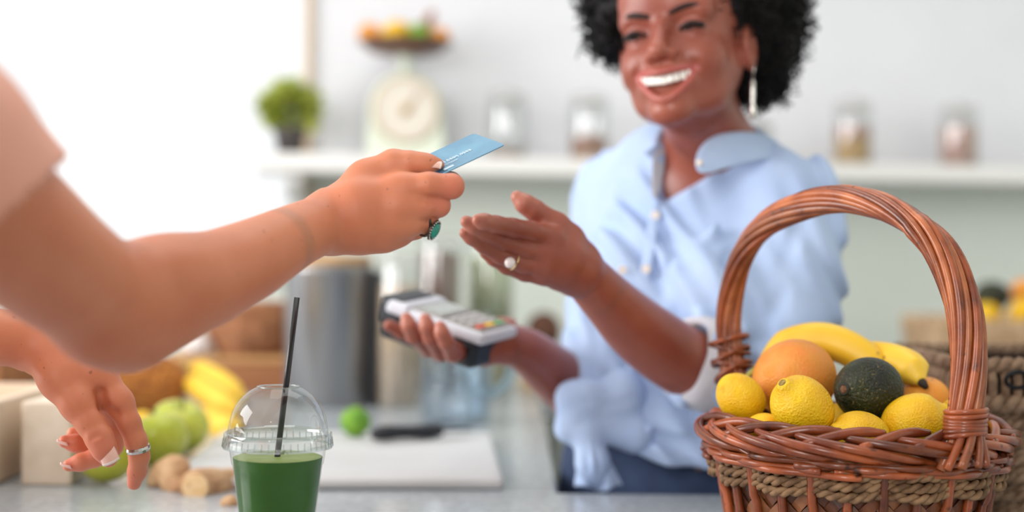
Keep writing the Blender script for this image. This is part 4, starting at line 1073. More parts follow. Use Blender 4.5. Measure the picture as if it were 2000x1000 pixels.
# fine grid of the lowered left hand
SI = SDF(nv(-110, 1000, 1.26) + np.array((0, -0.01, 0)), nv(390, 560, 1.40) + np.array((0, 0.03, 0)), 0.0011)
limb(SI, LA[2:], 30)
lay(SI, [(70, 664, 1.335, 0.0240), (128, 694, 1.325, 0.0205), (185, 728, 1.318, 0.0165), (232, 786, 1.312, 0.0128)], 0.014)
lay(SI, [(72, 668, 1.340, 0.0235), (135, 710, 1.338, 0.0195), (218, 792, 1.336, 0.0125)], 0.014)
lay(SI, [(74, 672, 1.345, 0.0225), (135, 722, 1.352, 0.0175), (205, 796, 1.354, 0.0120)], 0.014)
lay(SI, [(75, 676, 1.350, 0.0200), (130, 735, 1.362, 0.0160), (190, 796, 1.368, 0.0110)], 0.014)
lay(SI, [(85, 690, 1.325, 0.0190), (118, 740, 1.308, 0.0180), (152, 790, 1.298, 0.0148)], 0.012)
lay(SI, [(130, 740, 1.325, 0.0170), (190, 770, 1.322, 0.0120)], 0.012)
fingers(SI, [
    [(232, 786, 1.312, 0.0118), (252, 826, 1.308, 0.0106), (266, 862, 1.308, 0.0100), (272, 892, 1.311, 0.0093), (268, 920, 1.316, 0.0086), (262, 944, 1.320, 0.0064)],
    [(218, 792, 1.336, 0.0122), (226, 838, 1.342, 0.0105), (220, 872, 1.345, 0.0096), (186, 894, 1.340, 0.0088), (158, 903, 1.336, 0.0082), (134, 909, 1.333, 0.0058)],
    [(205, 796, 1.354, 0.0118), (212, 832, 1.364, 0.0100), (198, 862, 1.366, 0.0092), (166, 872, 1.358, 0.0088), (148, 866, 1.352, 0.0084), (126, 862, 1.348, 0.0060)],
    [(190, 796, 1.368, 0.0108), (196, 828, 1.380, 0.0090), (180, 850, 1.380, 0.0082), (158, 848, 1.374, 0.0076), (142, 846, 1.370, 0.0058)]], 0.0035, 0.009, 0.0016)
TI = SDF(None, None, None, like=SI)
chain(TI, [jn(152, 790, 1.298, 0.0148), jn(176, 826, 1.292, 0.0126), jn(194, 856, 1.288, 0.0122), jn(203, 876, 1.287, 0.0110), jn(212, 895, 1.288, 0.0082)], 0.004)
SI.merge(TI, 0.008)
for a, b in (((198, 766, 1.302), (203, 800, 1.300)), ((203, 800, 1.300), (226, 806, 1.300))): SI.cone(nv(*a), nv(*b), 0.0022, 0.0014, 0.010, 's')
for yy in (846, 853): SI.cone(nv(178, yy + 6, 1.2755), nv(205, yy - 6, 1.2755), 0.0009, 0.0009, 0.003, 's')
for a, b in (((70, 690, 1.312), (84, 712, 1.312)),): SI.cone(nv(*a), nv(*b), 0.0016, 0.001, 0.006, 's')

def join(parts):
    V = []; Q = []; n_ = 0
    for v, q in parts: V.append(v); Q.append(q + n_); n_ += len(v)
    return np.concatenate(V), np.concatenate(Q)
def clip(VQ, keepf):
    V, Q = VQ; kp = keepf(V); Q = Q[kp[Q].all(1)]; used = np.unique(Q); mp_ = np.full(len(V), -1); mp_[used] = np.arange(len(used))
    return V[used], mp_[Q]
arm = SL.mesh(2)
# hand grid takes over at the wrist, arm grid before
cut_p = nv(548, 476, 1.189); cut_d = RA[7][0] - RA[6][0]; cut_d = cut_d / np.linalg.norm(cut_d)
arm = clip(arm, lambda V: ((V - cut_p) @ cut_d) < 0.010)
hand = clip(SH.mesh(3), lambda V: ((V - cut_p) @ cut_d) > -0.004)
lh = SI.mesh(3); lcx = P(-95, 655, 1.29).x
lh = clip(lh, lambda V: V[:, 0] > lcx)
bod = SL2.mesh(2)
ax0 = RA[0][0]; ad = RA[1][0] - RA[0][0]; ad /= np.linalg.norm(ad)
bod = clip(bod, lambda V: ~((((V - ax0) @ ad) > 0.03) & (V[:, 0] > -0.45) & (V[:, 1] > 0.7)))
V, Q = join([bod, arm, hand, lh])
cust = thing('person', 'customer in a peach top reaching out to pay with a blue card', 'person', (-0.5, 0.55, 0.0))
off = np.array(cust.location)
ob = np_mesh('body', V - off, Q, M_skinL, cust)
tips = [nv(846, 341, 1.285), nv(262, 940, 1.320), nv(134, 909, 1.333), nv(126, 862, 1.348), nv(190, 880, 1.34), nv(882, 370, 1.23), nv(856, 403, 1.235), nv(205, 880, 1.285)]
fl_ = np.zeros(len(V))
for t in tips: fl_ = np.maximum(fl_, np.exp(-(np.linalg.norm(V - t, axis=1) / 0.016) ** 2))
set_attr(ob, 'flush', fl_ * 0.75)
nail(cust, Vector(P(850, 316.5, 1.2500)) - cust.location, (0.12, -0.62, 0.77), (1.0, 0.1, -0.12), 0.0056, 0.0062, M_nail, 'thumbnail', M_ntip)
nail(cust, Vector(P(209, 888, 1.2775)) - cust.location, (0.06, -1.0, 0.10), (0.42, 0.0, -0.9), 0.0080, 0.0094, M_nail, 'thumbnail', M_ntip)
nail(cust, Vector(P(129, 913, 1.3290)) - cust.location, (-0.3, -0.3, -0.9), (-1, 0, -0.1), 0.0048, 0.006, M_nail, 'nail')
nail(cust, Vector(P(122, 868, 1.3435)) - cust.location, (-0.3, -0.3, -0.9), (-1, 0, 0.1), 0.0048, 0.006, M_nail, 'nail')
# peach top
M_peach = mat('peach_cotton', (244, 174, 152), 0.85, rgb2=(238, 164, 140), nscale=10, bump=0.3, bscale=500, bdist=0.0006, sheen=0.2)
ST = SDF((-0.86, 0.28, 0.84), (-0.18, 1.10, 1.46), 0.005)
ST.ell((-0.47, 0.52, 1.10), (0.155, 0.125, 0.30), None, 0.0); ST.cone((-0.62, 0.55, 1.295), (-0.34, 0.62, 1.295), 0.064, 0.064, 0.05)
hem = nv(52, 356, 0.925)
ST.cone((-0.34, 0.62, 1.29), RA[0][0] + np.array((0, 0, 0.004)), 0.066, 0.064, 0.04); ST.cone(RA[0][0] + np.array((0, 0, 0.004)), RA[0][0] + ad * 0.13, 0.064, 0.0585, 0.02)
ST.cone((-0.62, 0.55, 1.29), LA[0][0], 0.064, 0.06, 0.04); ST.cone(LA[0][0], 0.6 * LA[0][0] + 0.4 * LA[1][0], 0.06, 0.056, 0.03)
ST.ball((-0.46, 0.57, 1.42), 0.075, 0.02, 's')
ST.displace(lambda p: 0.0022 * vnoise(p, 9, 12))
VQ = ST.mesh(2)
pA, pB, pC = nv(108, 319, 0.92), nv(-4, 395, 0.92), nv(108, 319, 1.2)
hn = np.cross(pB - pA, np.array((0.0, 1.0, 0.0))); hn /= np.linalg.norm(hn); hn = hn if hn @ ad > 0 else -hn
hn = hn * 0.8 + ad * 0.35; hn /= np.linalg.norm(hn)
VQ = clip(VQ, lambda V: ~(((V - 0.5 * (pA + pB)) @ hn > 0) & (V[:, 1] > 0.70) & (V[:, 0] > -0.45)))
tp = np_mesh('peach_top', VQ[0] - off, VQ[1], M_peach, cust); md = tp.modifiers.new('cloth', 'SOLIDIFY'); md.thickness = 0.003; md.offset = -1
# dark hair, outside the picture
hd_ = SDF((-0.60, 0.42, 1.38), (-0.32, 0.74, 1.70), 0.006); hd_.ell((-0.46, 0.565, 1.56), (0.088, 0.098, 0.105)); hd_.ell((-0.45, 0.70, 1.52), (0.065, 0.07, 0.10), None, 0.01, 's'); hd_.displace(lambda p: 0.004 * vnoise(p, 12, 2))
VQ = hd_.mesh(1); np_mesh('hair', VQ[0] - off, VQ[1], mat('brown_hair', (92, 62, 42), 0.5, rgb2=(70, 46, 30), nscale=60), cust)

# ------------------------------------------------------------------ payment card
A_, B_, C_ = P(925, 261, 1.312), P(988, 285, 1.266), P(770, 333, 1.276)
eL = (C_ - A_).normalized(); eS = (B_ - A_); eS = (eS - eL * eS.dot(eL)).normalized(); eN = eL.cross(eS).normalized()
if eN.dot(CAM - A_) < 0: eN = -eN
cw, ch_ = 0.0856, 0.0540
def cp(u, v, n_=0.0): return A_ + eL * (u * cw) + eS * (v * ch_) + eN * n_
rc_ = 0.0032; out = []
for cx, cy, a0 in ((1 - rc_ / cw, 1 - rc_ / ch_, 0), (rc_ / cw, 1 - rc_ / ch_, 90), (rc_ / cw, rc_ / ch_, 180), (1 - rc_ / cw, rc_ / ch_, 270)):
    for a in np.linspace(a0, a0 + 90, 7): out.append((cx + rc_ / cw * math.cos(math.radians(a)), cy + rc_ / ch_ * math.sin(math.radians(a))))
n = len(out)
card = thing('payment_card', 'pale blue plastic payment card with embossed digits', 'card', cp(0.5, 0.5))
M_card = mat('blue_card', (94, 150, 178), 0.3, rgb2=(78, 132, 164), nscale=30, coat=0.3); M_emb = mat('embossed_silver', (206, 226, 236), 0.25, metal=0.4); M_chip = mat('dark_blue_chip', (40, 84, 112), 0.3, metal=0.3)
V = [cp(u, v, h) - card.location for h in (-0.0004, 0.0004) for u, v in out]
mesh_obj('card_body', V, [tuple(range(n)), tuple(range(2 * n - 1, n - 1, -1))] + [(i, n + i, n + (i + 1) % n, (i + 1) % n) for i in range(n)], M_card, card, smooth=False)
def dig(u, v, du, dv, name, m, h=0.0009):
    V = [cp(a, b, hh) - card.location for hh in (0.0003, h) for a, b in ((u, v), (u + du, v), (u + du, v + dv), (u, v + dv))]
    mesh_obj(name, V, [(0, 1, 2, 3), (7, 6, 5, 4), (0, 4, 5, 1), (1, 5, 6, 2), (2, 6, 7, 3), (3, 7, 4, 0)], m, card, smooth=False)
dv_ = random.Random(4)
seg = {'0': 'abcdef', '1': 'bc', '2': 'abged', '3': 'abgcd', '4': 'fgbc', '5': 'afgcd', '6': 'afgedc', '7': 'abc', '8': 'abcdefg', '9': 'abfgcd'}
def digit(ch, u, v, du, dv):
    t = 0.22; V = []; Fc = []
    R_ = {'a': (0, 1, 0, t), 'g': (0, 1, 0.5 - t / 2, 0.5 + t / 2), 'd': (0, 1, 1 - t, 1), 'f': (0, t * 1.3, 0, 0.5), 'b': (1 - t * 1.3, 1, 0, 0.5), 'e': (0, t * 1.3, 0.5, 1), 'c': (1 - t * 1.3, 1, 0.5, 1)}
    b = MB()
    for s_ in seg[ch]:
        x0, x1, y0, y1 = R_[s_]
        V = [cp(u - a * du, v + c * dv, hh) - card.location for hh in (0.0003, 0.0008) for a, c in ((x0, y0), (x1, y0), (x1, y1), (x0, y1))]
        b.add(V, [(0, 1, 2, 3), (7, 6, 5, 4), (0, 4, 5, 1), (1, 5, 6, 2), (2, 6, 7, 3), (3, 7, 4, 0)])
    b.obj('digit', M_emb, card, smooth=False)
k = 0
for g_ in range(4):
    for q in range(4):
        digit(str(dv_.randint(0, 9)), 0.90 - g_ * 0.165 - q * 0.036, 0.55, 0.026, 0.085); k += 1
for q in range(9): digit(str(dv_.randint(0, 9)), 0.68 - q * 0.022, 0.70, 0.015, 0.05)
dig(0.60, 0.85, 0.12, 0.06, 'emboss_bar', M_emb); dig(0.70, 0.80, 0.16, 0.16, 'emblem', M_chip, 0.0007)

# turquoise ring on the card hand
tr = thing('turquoise_ring', 'silver ring with oval turquoise stone on the card hand', 'ring', P(838, 446, 1.247))
rd = (nv(831, 432, 1.246) - nv(802, 435, 1.237)); rd /= np.linalg.norm(rd); rd = Vector(rd)
a1 = Vector((0.55, -0.45, -0.65)); a1 = (a1 - rd * a1.dot(rd) * 0.6).normalized(); a2 = rd.cross(a1).normalized()
cR = Vector(P(826, 436, 1.2445)) - tr.location
mesh_obj('band', *tube([cR + a1 * (0.0112 * math.cos(a)) + a2 * (0.0112 * math.sin(a)) for a in np.linspace(0, 2 * math.pi, 37)[:-1]], 0.0013, 8, closed=True), M_dsil, tr)
sc_ = Vector(P(848, 450, 1.2385)) - tr.location
sN = Vector((0.80, -0.48, -0.36)).normalized(); sL = (Vector((0.60, 0, 0.80)) - sN * Vector((0.60, 0, 0.80)).dot(sN)).normalized(); sW = sN.cross(sL)
def dome_obj(name, c, aL, aW, h, m, base=0.0):
    V = []; Fc = []; nr_, na = 6, 28
    for i in range(nr_):
        f = math.cos(i / (nr_ - 1) * math.pi / 2); hz = math.sin(i / (nr_ - 1) * math.pi / 2) * h
        for j in range(na):
            a = 2 * math.pi * j / na; V.append(c + sL * (aL * f * math.cos(a)) + sW * (aW * f * math.sin(a)) + sN * (base + hz))
    for i in range(nr_ - 1):
        for j in range(na): Fc.append((i * na + j, i * na + (j + 1) % na, (i + 1) * na + (j + 1) % na, (i + 1) * na + j))
    Fc.append(tuple(range(na - 1, -1, -1)))
    return mesh_obj(name, V, Fc, m, tr)
M_turq = mat('turquoise', (30, 150, 130), 0.25, rgb2=(16, 112, 98), nscale=160, spots=((70, 60, 40), 300, 0.66, 0.72), coat=0.5)
dome_obj('setting', sc_ - sN * 0.0008, 0.0098, 0.0066, 0.0020, M_dsil)
dome_obj('stone', sc_ + sN * 0.0004, 0.0074, 0.0048, 0.0034, M_turq, 0.0004)
for j in range(22):
    a = 2 * math.pi * j / 22; c = sc_ + sL * (0.0088 * math.cos(a)) + sW * (0.0058 * math.sin(a)) + sN * 0.0010
    V, Fc = lathe([(max(1e-5, 0.0008 * math.sin(t)), -0.0008 * math.cos(t)) for t in np.linspace(0, math.pi, 6)], 8, cap=False)
    mesh_obj('bead', [Vector(v) + c for v in V], Fc, M_silver, tr)
# silver band on the lowered index finger
br = thing('silver_band', 'plain faceted silver band on the lowered index finger', 'ring', P(273, 876, 1.3092))
ra = (nv(272, 892, 1.311) - nv(266, 862, 1.308)); ra = Vector(ra / np.linalg.norm(ra)); a1 = Vector((1, 0, 0.0)); a1 = (a1 - ra * a1.dot(ra)).normalized(); a2 = ra.cross(a1)
V = []; Fc = []; na = 20
for i, (rr_, tt) in enumerate(((0.0101, -0.0026), (0.0107, -0.0024), (0.0112, 0), (0.0107, 0.0024), (0.0101, 0.0026))):
    for j in range(na): a = 2 * math.pi * j / na; V.append(a1 * (rr_ * math.cos(a)) + a2 * (rr_ * math.sin(a)) + ra * tt + (Vector(P(269.5, 876, 1.3095)) - br.location))
for i in range(4):
    for j in range(na): Fc.append((i * na + j, i * na + (j + 1) % na, (i + 1) * na + (j + 1) % na, (i + 1) * na + j))
mesh_obj('band', V, Fc, M_silver, br, smooth=False)

# ------------------------------------------------------------------ smiling woman behind the counter
def rotm(x, y, z): return np.stack([np.array(x, float), np.array(y, float), np.array(z, float)], 1)
yaw, rol, pit = math.radians(26), math.radians(7), math.radians(6)
r0 = np.array((math.cos(yaw), -math.sin(yaw), 0)); f0 = np.array((-math.sin(yaw), -math.cos(yaw), 0)); u0 = np.array((0, 0, 1.0))
f1 = f0 * math.cos(pit) + u0 * math.sin(pit); u1 = u0 * math.cos(pit) - f0 * math.sin(pit)
hr = r0 * math.cos(rol) + u1 * math.sin(rol); hu = u1 * math.cos(rol) - r0 * math.sin(rol); hf = f1
HM = rotm(hr, hf, hu)
HEYE = nv(1290, 58, 1.62)                        # skin between the eyes
HO = HEYE - HM @ np.array((0, 0.086, 0.0))
def hp(r, f, u):
    u = u if u > 0 else u * 0.88
    return HO + HM @ np.array((r, f, u), float)
def hv(V):
    q = (V - HO) @ HM; q[:, 2] = np.where(q[:, 2] > 0, q[:, 2], q[:, 2] / 0.88); return q
#                  # into head space

SW = SDF((-0.17, 1.33, 0.80), (0.45, 1.99, 1.66), 0.0024)
def he(S, c, rad, k=0.012, op='u'): S.ell(hp(*c), rad, HM, k, op)
def hc(S, a, b, r1, r2, k=0.010, op='u'): S.cone(hp(*a), hp(*b), r1, r2, k, op)
he(SW, (0, -0.008, 0.036), (0.074, 0.096, 0.084), 0.0)
he(SW, (0, 0.024, -0.028), (0.0635, 0.060, 0.076), 0.014)
for s in (-1, 1):
    hc(SW, (s * 0.045, 0.004, -0.042), (s * 0.031, 0.032, -0.076), 0.021, 0.019, 0.020)
    hc(SW, (s * 0.031, 0.032, -0.076), (s * 0.009, 0.066, -0.100), 0.020, 0.016, 0.015)
    he(SW, (s * 0.036, 0.056, -0.036), (0.024, 0.021, 0.022), 0.020)
he(SW, (0, 0.071, -0.105), (0.021, 0.017, 0.015), 0.014)
he(SW, (0, 0.062, 0.045), (0.055, 0.026, 0.035), 0.02)
hc(SW, (-0.044, 0.066, 0.020), (0.044, 0.066, 0.020), 0.012, 0.012, 0.012)
for s in (-1, 1): he(SW, (s * 0.031, 0.088, 0.001), (0.018, 0.013, 0.0115), 0.012, 's')
for s in (-1, 1):
    he(SW, (s * 0.032, 0.066, 0.000), (0.0160, 0.0150, 0.0135), 0.005)
hc(SW, (0, 0.082, 0.006), (0, 0.099, -0.029), 0.0075, 0.0098, 0.010)
he(SW, (0, 0.100, -0.033), (0.0110, 0.010, 0.0092), 0.006)
for s in (-1, 1):
    he(SW, (s * 0.0140, 0.0890, -0.037), (0.0088, 0.0100, 0.0076), 0.006)
    he(SW, (s * 0.0070, 0.095, -0.0450), (0.0042, 0.0055, 0.0034), 0.003, 's')
# smiling mouth: muzzle, opening, lips
he(SW, (0, 0.066, -0.066), (0.036, 0.026, 0.024), 0.014)
def mpt(x, u_mid, u_cor, f_mid, f_cor):
    t = (x / 0.034) ** 2
    return (x, f_mid + (f_cor - f_mid) * t, u_mid + (u_cor - u_mid) * t)
xs_ = np.linspace(-0.034, 0.034, 13)
up = [mpt(x, -0.0580, -0.0525, 0.0930, 0.0730) for x in xs_]; lo_ = [mpt(x, -0.0935, -0.0545, 0.0880, 0.0730) for x in xs_]
for a, b, c, d in zip(up[:-1], up[1:], lo_[:-1], lo_[1:]):
    m0 = (np.array(a) + np.array(c)) / 2 + np.array((0, 0.004, 0)); m1 = (np.array(b) + np.array(d)) / 2 + np.array((0, 0.004, 0))
    g0 = abs(a[2] - c[2]) / 2; g1 = abs(b[2] - d[2]) / 2
    SW.cone(hp(*m0), hp(*m1), max(0.002, g0 * 0.92), max(0.002, g1 * 0.92), 0.003, 's')
for L_, r_ in ((up, 0.0042), (lo_, 0.0052)):
    for i, (a, b) in enumerate(zip(L_[:-1], L_[1:])):
        w0 = 1 - abs(xs_[i]) / 0.034 * 0.55; w1 = 1 - abs(xs_[i + 1]) / 0.034 * 0.55
        SW.cone(hp(*a), hp(*b), r_ * w0, r_ * w1, 0.003)
# smile folds and eye slits
for s in (-1, 1):
    fo = [(s * 0.020, 0.0905, -0.040), (s * 0.036, 0.0800, -0.052), (s * 0.0425, 0.0725, -0.072)]
    for a, b in zip(fo[:-1], fo[1:]): hc(SW, a, b, 0.0022, 0.0018, 0.008, 's')
    he(SW, (s * 0.0325, 0.0815, -0.0015), (0.0135, 0.0052, 0.0030), 0.002, 's')
# ears
for s in (-1, 1):
    he(SW, (s * 0.076, -0.006, -0.012), (0.0085, 0.018, 0.030), 0.008)
    he(SW, (s * 0.085, 0.000, -0.008), (0.005, 0.009, 0.015), 0.005, 's')
# neck, shoulders, chest under the shirt
neck_t = hp(0, -0.022, -0.060); neck_b = nv(1392, 300, 1.775)
SW.cone(neck_t, neck_b, 0.047, 0.051, 0.025)
SHR, SHL = nv(1538, 382, 1.735), nv(1205, 385, 1.93)
tA = SHR - SHL; tA[2] = 0; tA /= np.linalg.norm(tA); tFv = np.array((tA[1], -tA[0], 0.0)); TM = rotm(tA, tFv, (0, 0, 1))
SW.cone(neck_b, nv(1385, 380, 1.83), 0.050, 0.060, 0.03)
SW.cone(SHL, SHR, 0.044, 0.044, 0.05)
SW.ell(nv(1352, 470, 1.83), (0.135, 0.095, 0.15), TM, 0.03); SW.ell(nv(1290, 760, 1.84), (0.110, 0.085, 0.17), TM, 0.03)
# offered left arm and hand
AL = [(SHR, 0.046), jn(1530, 560, 1.69, 0.042), jn(1440, 728, 1.66, 0.0385), jn(1360, 718, 1.625, 0.0400), jn(1262, 656, 1.575, 0.0370), jn(1190, 588, 1.525, 0.0290), jn(1128, 522, 1.480, 0.0238)]
limb(SW, AL, 60, 0.01)
# right arm and hand holding the terminal
AR = [(SHL, 0.046), jn(1185, 620, 1.93, 0.042), jn(1190, 815, 1.89, 0.0385), jn(1110, 752, 1.79, 0.0360), jn(1035, 690, 1.70, 0.0280), jn(985, 668, 1.660, 0.0230)]
limb(SW, AR, 60, 0.01)
cut2 = nv(1175, 572, 1.513); cd2 = AL[6][0] - AL[5][0]; cd2 /= np.linalg.norm(cd2)
body_w = clip(SW.mesh(2), lambda V: (((V - cut2) @ cd2) < 0.008) | (np.linalg.norm(V - cut2, axis=1) > 0.16))
HW = SDF(nv(870, 620, 1.33) - 0.005, nv(1250, 345, 1.56) + 0.02, 0.0013)
limb(HW, AL[4:], 30)
lay(HW, [(1128, 515, 1.478, 0.0215), (1105, 490, 1.458, 0.0165), (1078, 468, 1.440, 0.0125)], 0.011)
lay(HW, [(1126, 522, 1.478, 0.0225), (1100, 505, 1.456, 0.0170), (1070, 491, 1.436, 0.0128)], 0.011)
lay(HW, [(1122, 530, 1.480, 0.0215), (1096, 520, 1.460, 0.0165), (1064, 514, 1.438, 0.0122)], 0.011)
lay(HW, [(1118, 538, 1.482, 0.0180), (1092, 534, 1.466, 0.0140), (1060, 532, 1.446, 0.0110)], 0.011)
lay(HW, [(1126, 505, 1.482, 0.0180), (1108, 468, 1.468, 0.0155), (1086, 441, 1.456, 0.0130)], 0.011)
fingers(HW, [
    [(1078, 464, 1.440, 0.0118), (1038, 452, 1.420, 0.0102), (1000, 445, 1.404, 0.0096), (968, 438, 1.390, 0.0084), (946, 433, 1.381, 0.0078), (934, 430, 1.378, 0.0062)],
    [(1070, 494, 1.438, 0.0118), (1025, 486, 1.424, 0.0098), (982, 473, 1.411, 0.0090), (950, 456, 1.398, 0.0082), (926, 442, 1.390, 0.0076), (911, 433, 1.387, 0.0062)],
    [(1064, 520, 1.442, 0.0114), (1022, 515, 1.430, 0.0094), (978, 499, 1.417, 0.0086), (944, 479, 1.406, 0.0078), (921, 464, 1.400, 0.0072), (908, 455, 1.397, 0.0058)],
    [(1060, 537, 1.450, 0.0104), (1025, 533, 1.442, 0.0086), (990, 521, 1.434, 0.0078), (965, 506, 1.428, 0.0070), (948, 494, 1.424, 0.0058)]], 0.0035, 0.006, 0.0006)
TW = SDF(None, None, None, like=HW)
chain(TW, [jn(1086, 441, 1.456, 0.0126), jn(1062, 424, 1.450, 0.0108), jn(1044, 411, 1.446, 0.0108), jn(1026, 399, 1.444, 0.0098), jn(1010, 385, 1.444, 0.0066)], 0.004)
HW.merge(TW, 0.008)
lhand = clip(HW.mesh(1), lambda V: ((V - cut2) @ cd2) > -0.004)
HT = SDF(nv(700, 740, 1.50) - 0.01, nv(1060, 560, 1.76) + 0.02, 0.0017)
limb(HT, AR[3:], 24)
lay(HT, [(985, 668, 1.660, 0.0225), (945, 682, 1.640, 0.0175), (902, 684, 1.620, 0.0130)], 0.012)
lay(HT, [(985, 665, 1.665, 0.0220), (935, 676, 1.655, 0.0180), (890, 676, 1.640, 0.0130)], 0.012)
lay(HT, [(985, 662, 1.670, 0.0210), (930, 668, 1.675, 0.0180), (880, 668, 1.665, 0.0130)], 0.012)
lay(HT, [(985, 660, 1.675, 0.0190), (930, 660, 1.690, 0.0170), (870, 660, 1.690, 0.0120)], 0.012)
fingers(HT, [
    [(902, 684, 1.620, 0.0125), (885, 690, 1.585, 0.0100), (872, 668, 1.562, 0.0090), (863, 650, 1.556, 0.0082), (860, 638, 1.556, 0.0066)],
    [(890, 676, 1.640, 0.0128), (862, 688, 1.600, 0.0105), (842, 660, 1.574, 0.0096), (834, 638, 1.567, 0.0088), (831, 624, 1.567, 0.0070)],
    [(880, 668, 1.665, 0.0128), (838, 680, 1.620, 0.0105), (810, 656, 1.588, 0.0096), (799, 636, 1.579, 0.0088), (794, 622, 1.579, 0.0070)],
    [(870, 660, 1.690, 0.0118), (822, 664, 1.660, 0.0098), (784, 648, 1.640, 0.0088), (760, 636, 1.632, 0.0070)]], 0.0035, 0.009, 0.0014)
lay(HT, [(950, 660, 1.690, 0.0150), (905, 640, 1.712, 0.0125), (880, 618, 1.715, 0.0105), (862, 600, 1.712, 0.0090)], 0.008)      # thumb on the far side
rhand = clip(HT.mesh(2), lambda V: V[:, 0] < P(1010, 600, 1.69).x)
body_w = clip(body_w, lambda V: ~((V[:, 0] < P(1003, 600, 1.69).x) & (V[:, 2] < P(0, 600, 1.7).z) & (V[:, 0] < 0.02)) | (V[:, 1] > 1.9))
V, Q = join([body_w, lhand, rhand])
wom = thing('person', 'smiling woman with curly black hair in a light blue shirt, holding a card terminal', 'person', (P(1300, 800, 1.84).x, 1.84, 0))
woff = np.array(wom.location)
wb_ = np_mesh('body', V - woff, Q, M_skinD, wom)
lp = np.minimum(seg_dist(hv(V), up), seg_dist(hv(V), lo_)); set_attr(wb_, 'lips', np.clip(1.6 - lp / 0.0042, 0, 1))
fl_ = np.zeros(len(V))
for t in ((860, 640, 1.556), (831, 626, 1.567), (794, 624, 1.579), (934, 430, 1.381), (913, 432, 1.376), (908, 446, 1.383), (1012, 387, 1.444)):
    fl_ = np.maximum(fl_, np.exp(-(np.linalg.norm(V - nv(*t), axis=1) / 0.018) ** 2))
set_attr(wb_, 'flush', fl_ * 0.9)
# teeth, eyes, lashes, brows
M_tooth = mat('tooth', (246, 242, 234), 0.25, coat=0.4); M_eyew = mat('eye_white', (232, 226, 222), 0.2, coat=0.6); M_iris = mat('dark_iris', (40, 24, 18), 0.15, coat=0.8); M_lash = mat('black_lash', (22, 16, 16), 0.6); M_brow = mat('brow_hair', (44, 28, 24), 0.8); M_gum = mat('mouth_inside', (58, 18, 20), 0.6)
def hloc(r, f, u): return Vector(hp(r, f, u)) - wom.location
tw_ = 0.0072
for i in range(-4, 5):
    x = i * tw_ * 0.96; f = 0.0862 - 13.0 * x * x; hh = 0.0165 - 0.0008 * abs(i); uc = -0.0595 - hh / 2 + 0.0030 + 3.4 * x * x
    V_, F_ = box(-tw_ * 0.47, tw_ * 0.47, -0.0022, 0.0022, -hh / 2, hh / 2); a = -2 * 13.0 * x
    c_, s_ = 1 / math.hypot(1, a), a / math.hypot(1, a)
    bevel(mesh_obj('tooth', [hloc(x + vx * c_ - vy * s_, f + vx * s_ + vy * c_, uc + vz) for vx, vy, vz in V_], F_, M_tooth, wom, smooth=False), 0.0012, 2)
mc = [hloc(x, 0.070 - 9 * x * x + dz * 0, -0.069 + dz) for x in np.linspace(-0.032, 0.032, 9) for dz in (-0.014, 0.014)]
mesh_obj('mouth_lining', mc, [(2 * i, 2 * i + 2, 2 * i + 3, 2 * i + 1) for i in range(8)], M_gum, wom)
for s in (-1, 1):
    ev = [(max(1e-5, math.sin(t)), -math.cos(t)) for t in np.linspace(0, math.pi, 18)]
    Vb, Fb = lathe(ev, 24, cap=False); Re = 0.0128
    eo = mesh_obj('eyeball', [hloc(s * 0.0325 + x * Re, 0.0655 + z * Re, -0.001 + y * Re) for x, y, z in Vb], Fb, M_eyew, wom)
    ir = mesh_obj('iris', [hloc(s * 0.0325 - 0.002 + x * 0.0078, 0.0655 + Re * 0.80 + z * 0.0032, -0.001 + y * 0.0078) for x, y, z in Vb], Fb, M_iris, eo)
    for u_, rr_, nm in ((0.0024, 0.0026, 'upper_lash'), (-0.0044, 0.0009, 'lower_lash')):
        pts = [hloc(s * 0.0325 + q * 0.0150, 0.0835 - 46 * (q * 0.0150) ** 2 + 0.0010, u_ - 0.0038 * q * q * (1 if u_ > 0 else -0.5) + 0.0008 * s * q) for q in np.linspace(-1, 1, 11)]
        mesh_obj(nm, *tube(pts, [rr_ * (0.5 + 0.8 * (0.5 + 0.5 * q * s)) for q in np.linspace(-1, 1, 11)], 6), M_lash, wom)
    pts = [hloc(s * (0.012 + 0.040 * q), 0.0862 - 0.002 * q - 0.0135 * q * q, 0.0165 + 0.0085 * math.sin(q * 2.3) - 0.003 * q) for q in np.linspace(0, 1, 12)]
    mesh_obj('eyebrow', *tube(pts, [0.0044 * (0.75 + 0.4 * math.sin(q * 2.6)) * (1 if q < 0.8 else 1 - 3.2 * (q - 0.8)) for q in np.linspace(0, 1, 12)], 8, flat=0.6), M_brow, wom)
# curly hair
HS = SDF(nv(1120, 240, 1.55) - 0.03, nv(1600, -240, 1.92) + 0.02, 0.004)
hcx = nv(1368, 0, 1.745)
HS.ell(hcx, (0.104, 0.100, 0.114)); HS.ball(nv(1470, 90, 1.745), 0.056, 0.03); HS.ball(nv(1474, 20, 1.75), 0.060, 0.03); HS.ball(nv(1232, 0, 1.745), 0.056, 0.03); HS.ball(nv(1215, 55, 1.765), 0.040, 0.02); HS.ball(nv(1470, 150, 1.76), 0.036, 0.02)
HS.ball(nv(1380, -100, 1.72), 0.085, 0.03)
HS.ell(hp(-0.004, 0.108, -0.020), (0.066, 0.080, 0.125), HM, 0.012, 's')
HS.ell(hp(0.06, 0.06, -0.055), (0.030, 0.060, 0.075), HM, 0.012, 's')
rn = np.random.RandomState(4)
HS.displace(lambda p: 0.0045 * vnoise(p, 14, 3) + 0.0035 * vnoise(p, 30, 5), 0.05)
hV, hQ = HS.mesh(1)
M_hair = mat('black_curls', (17, 13, 15), 0.65, rgb2=(10, 8, 10), nscale=60, bump=0.6, bscale=90, bdist=0.004, spec=0.3)
hair = np_mesh('hair', hV - woff, hQ, M_hair, wom)
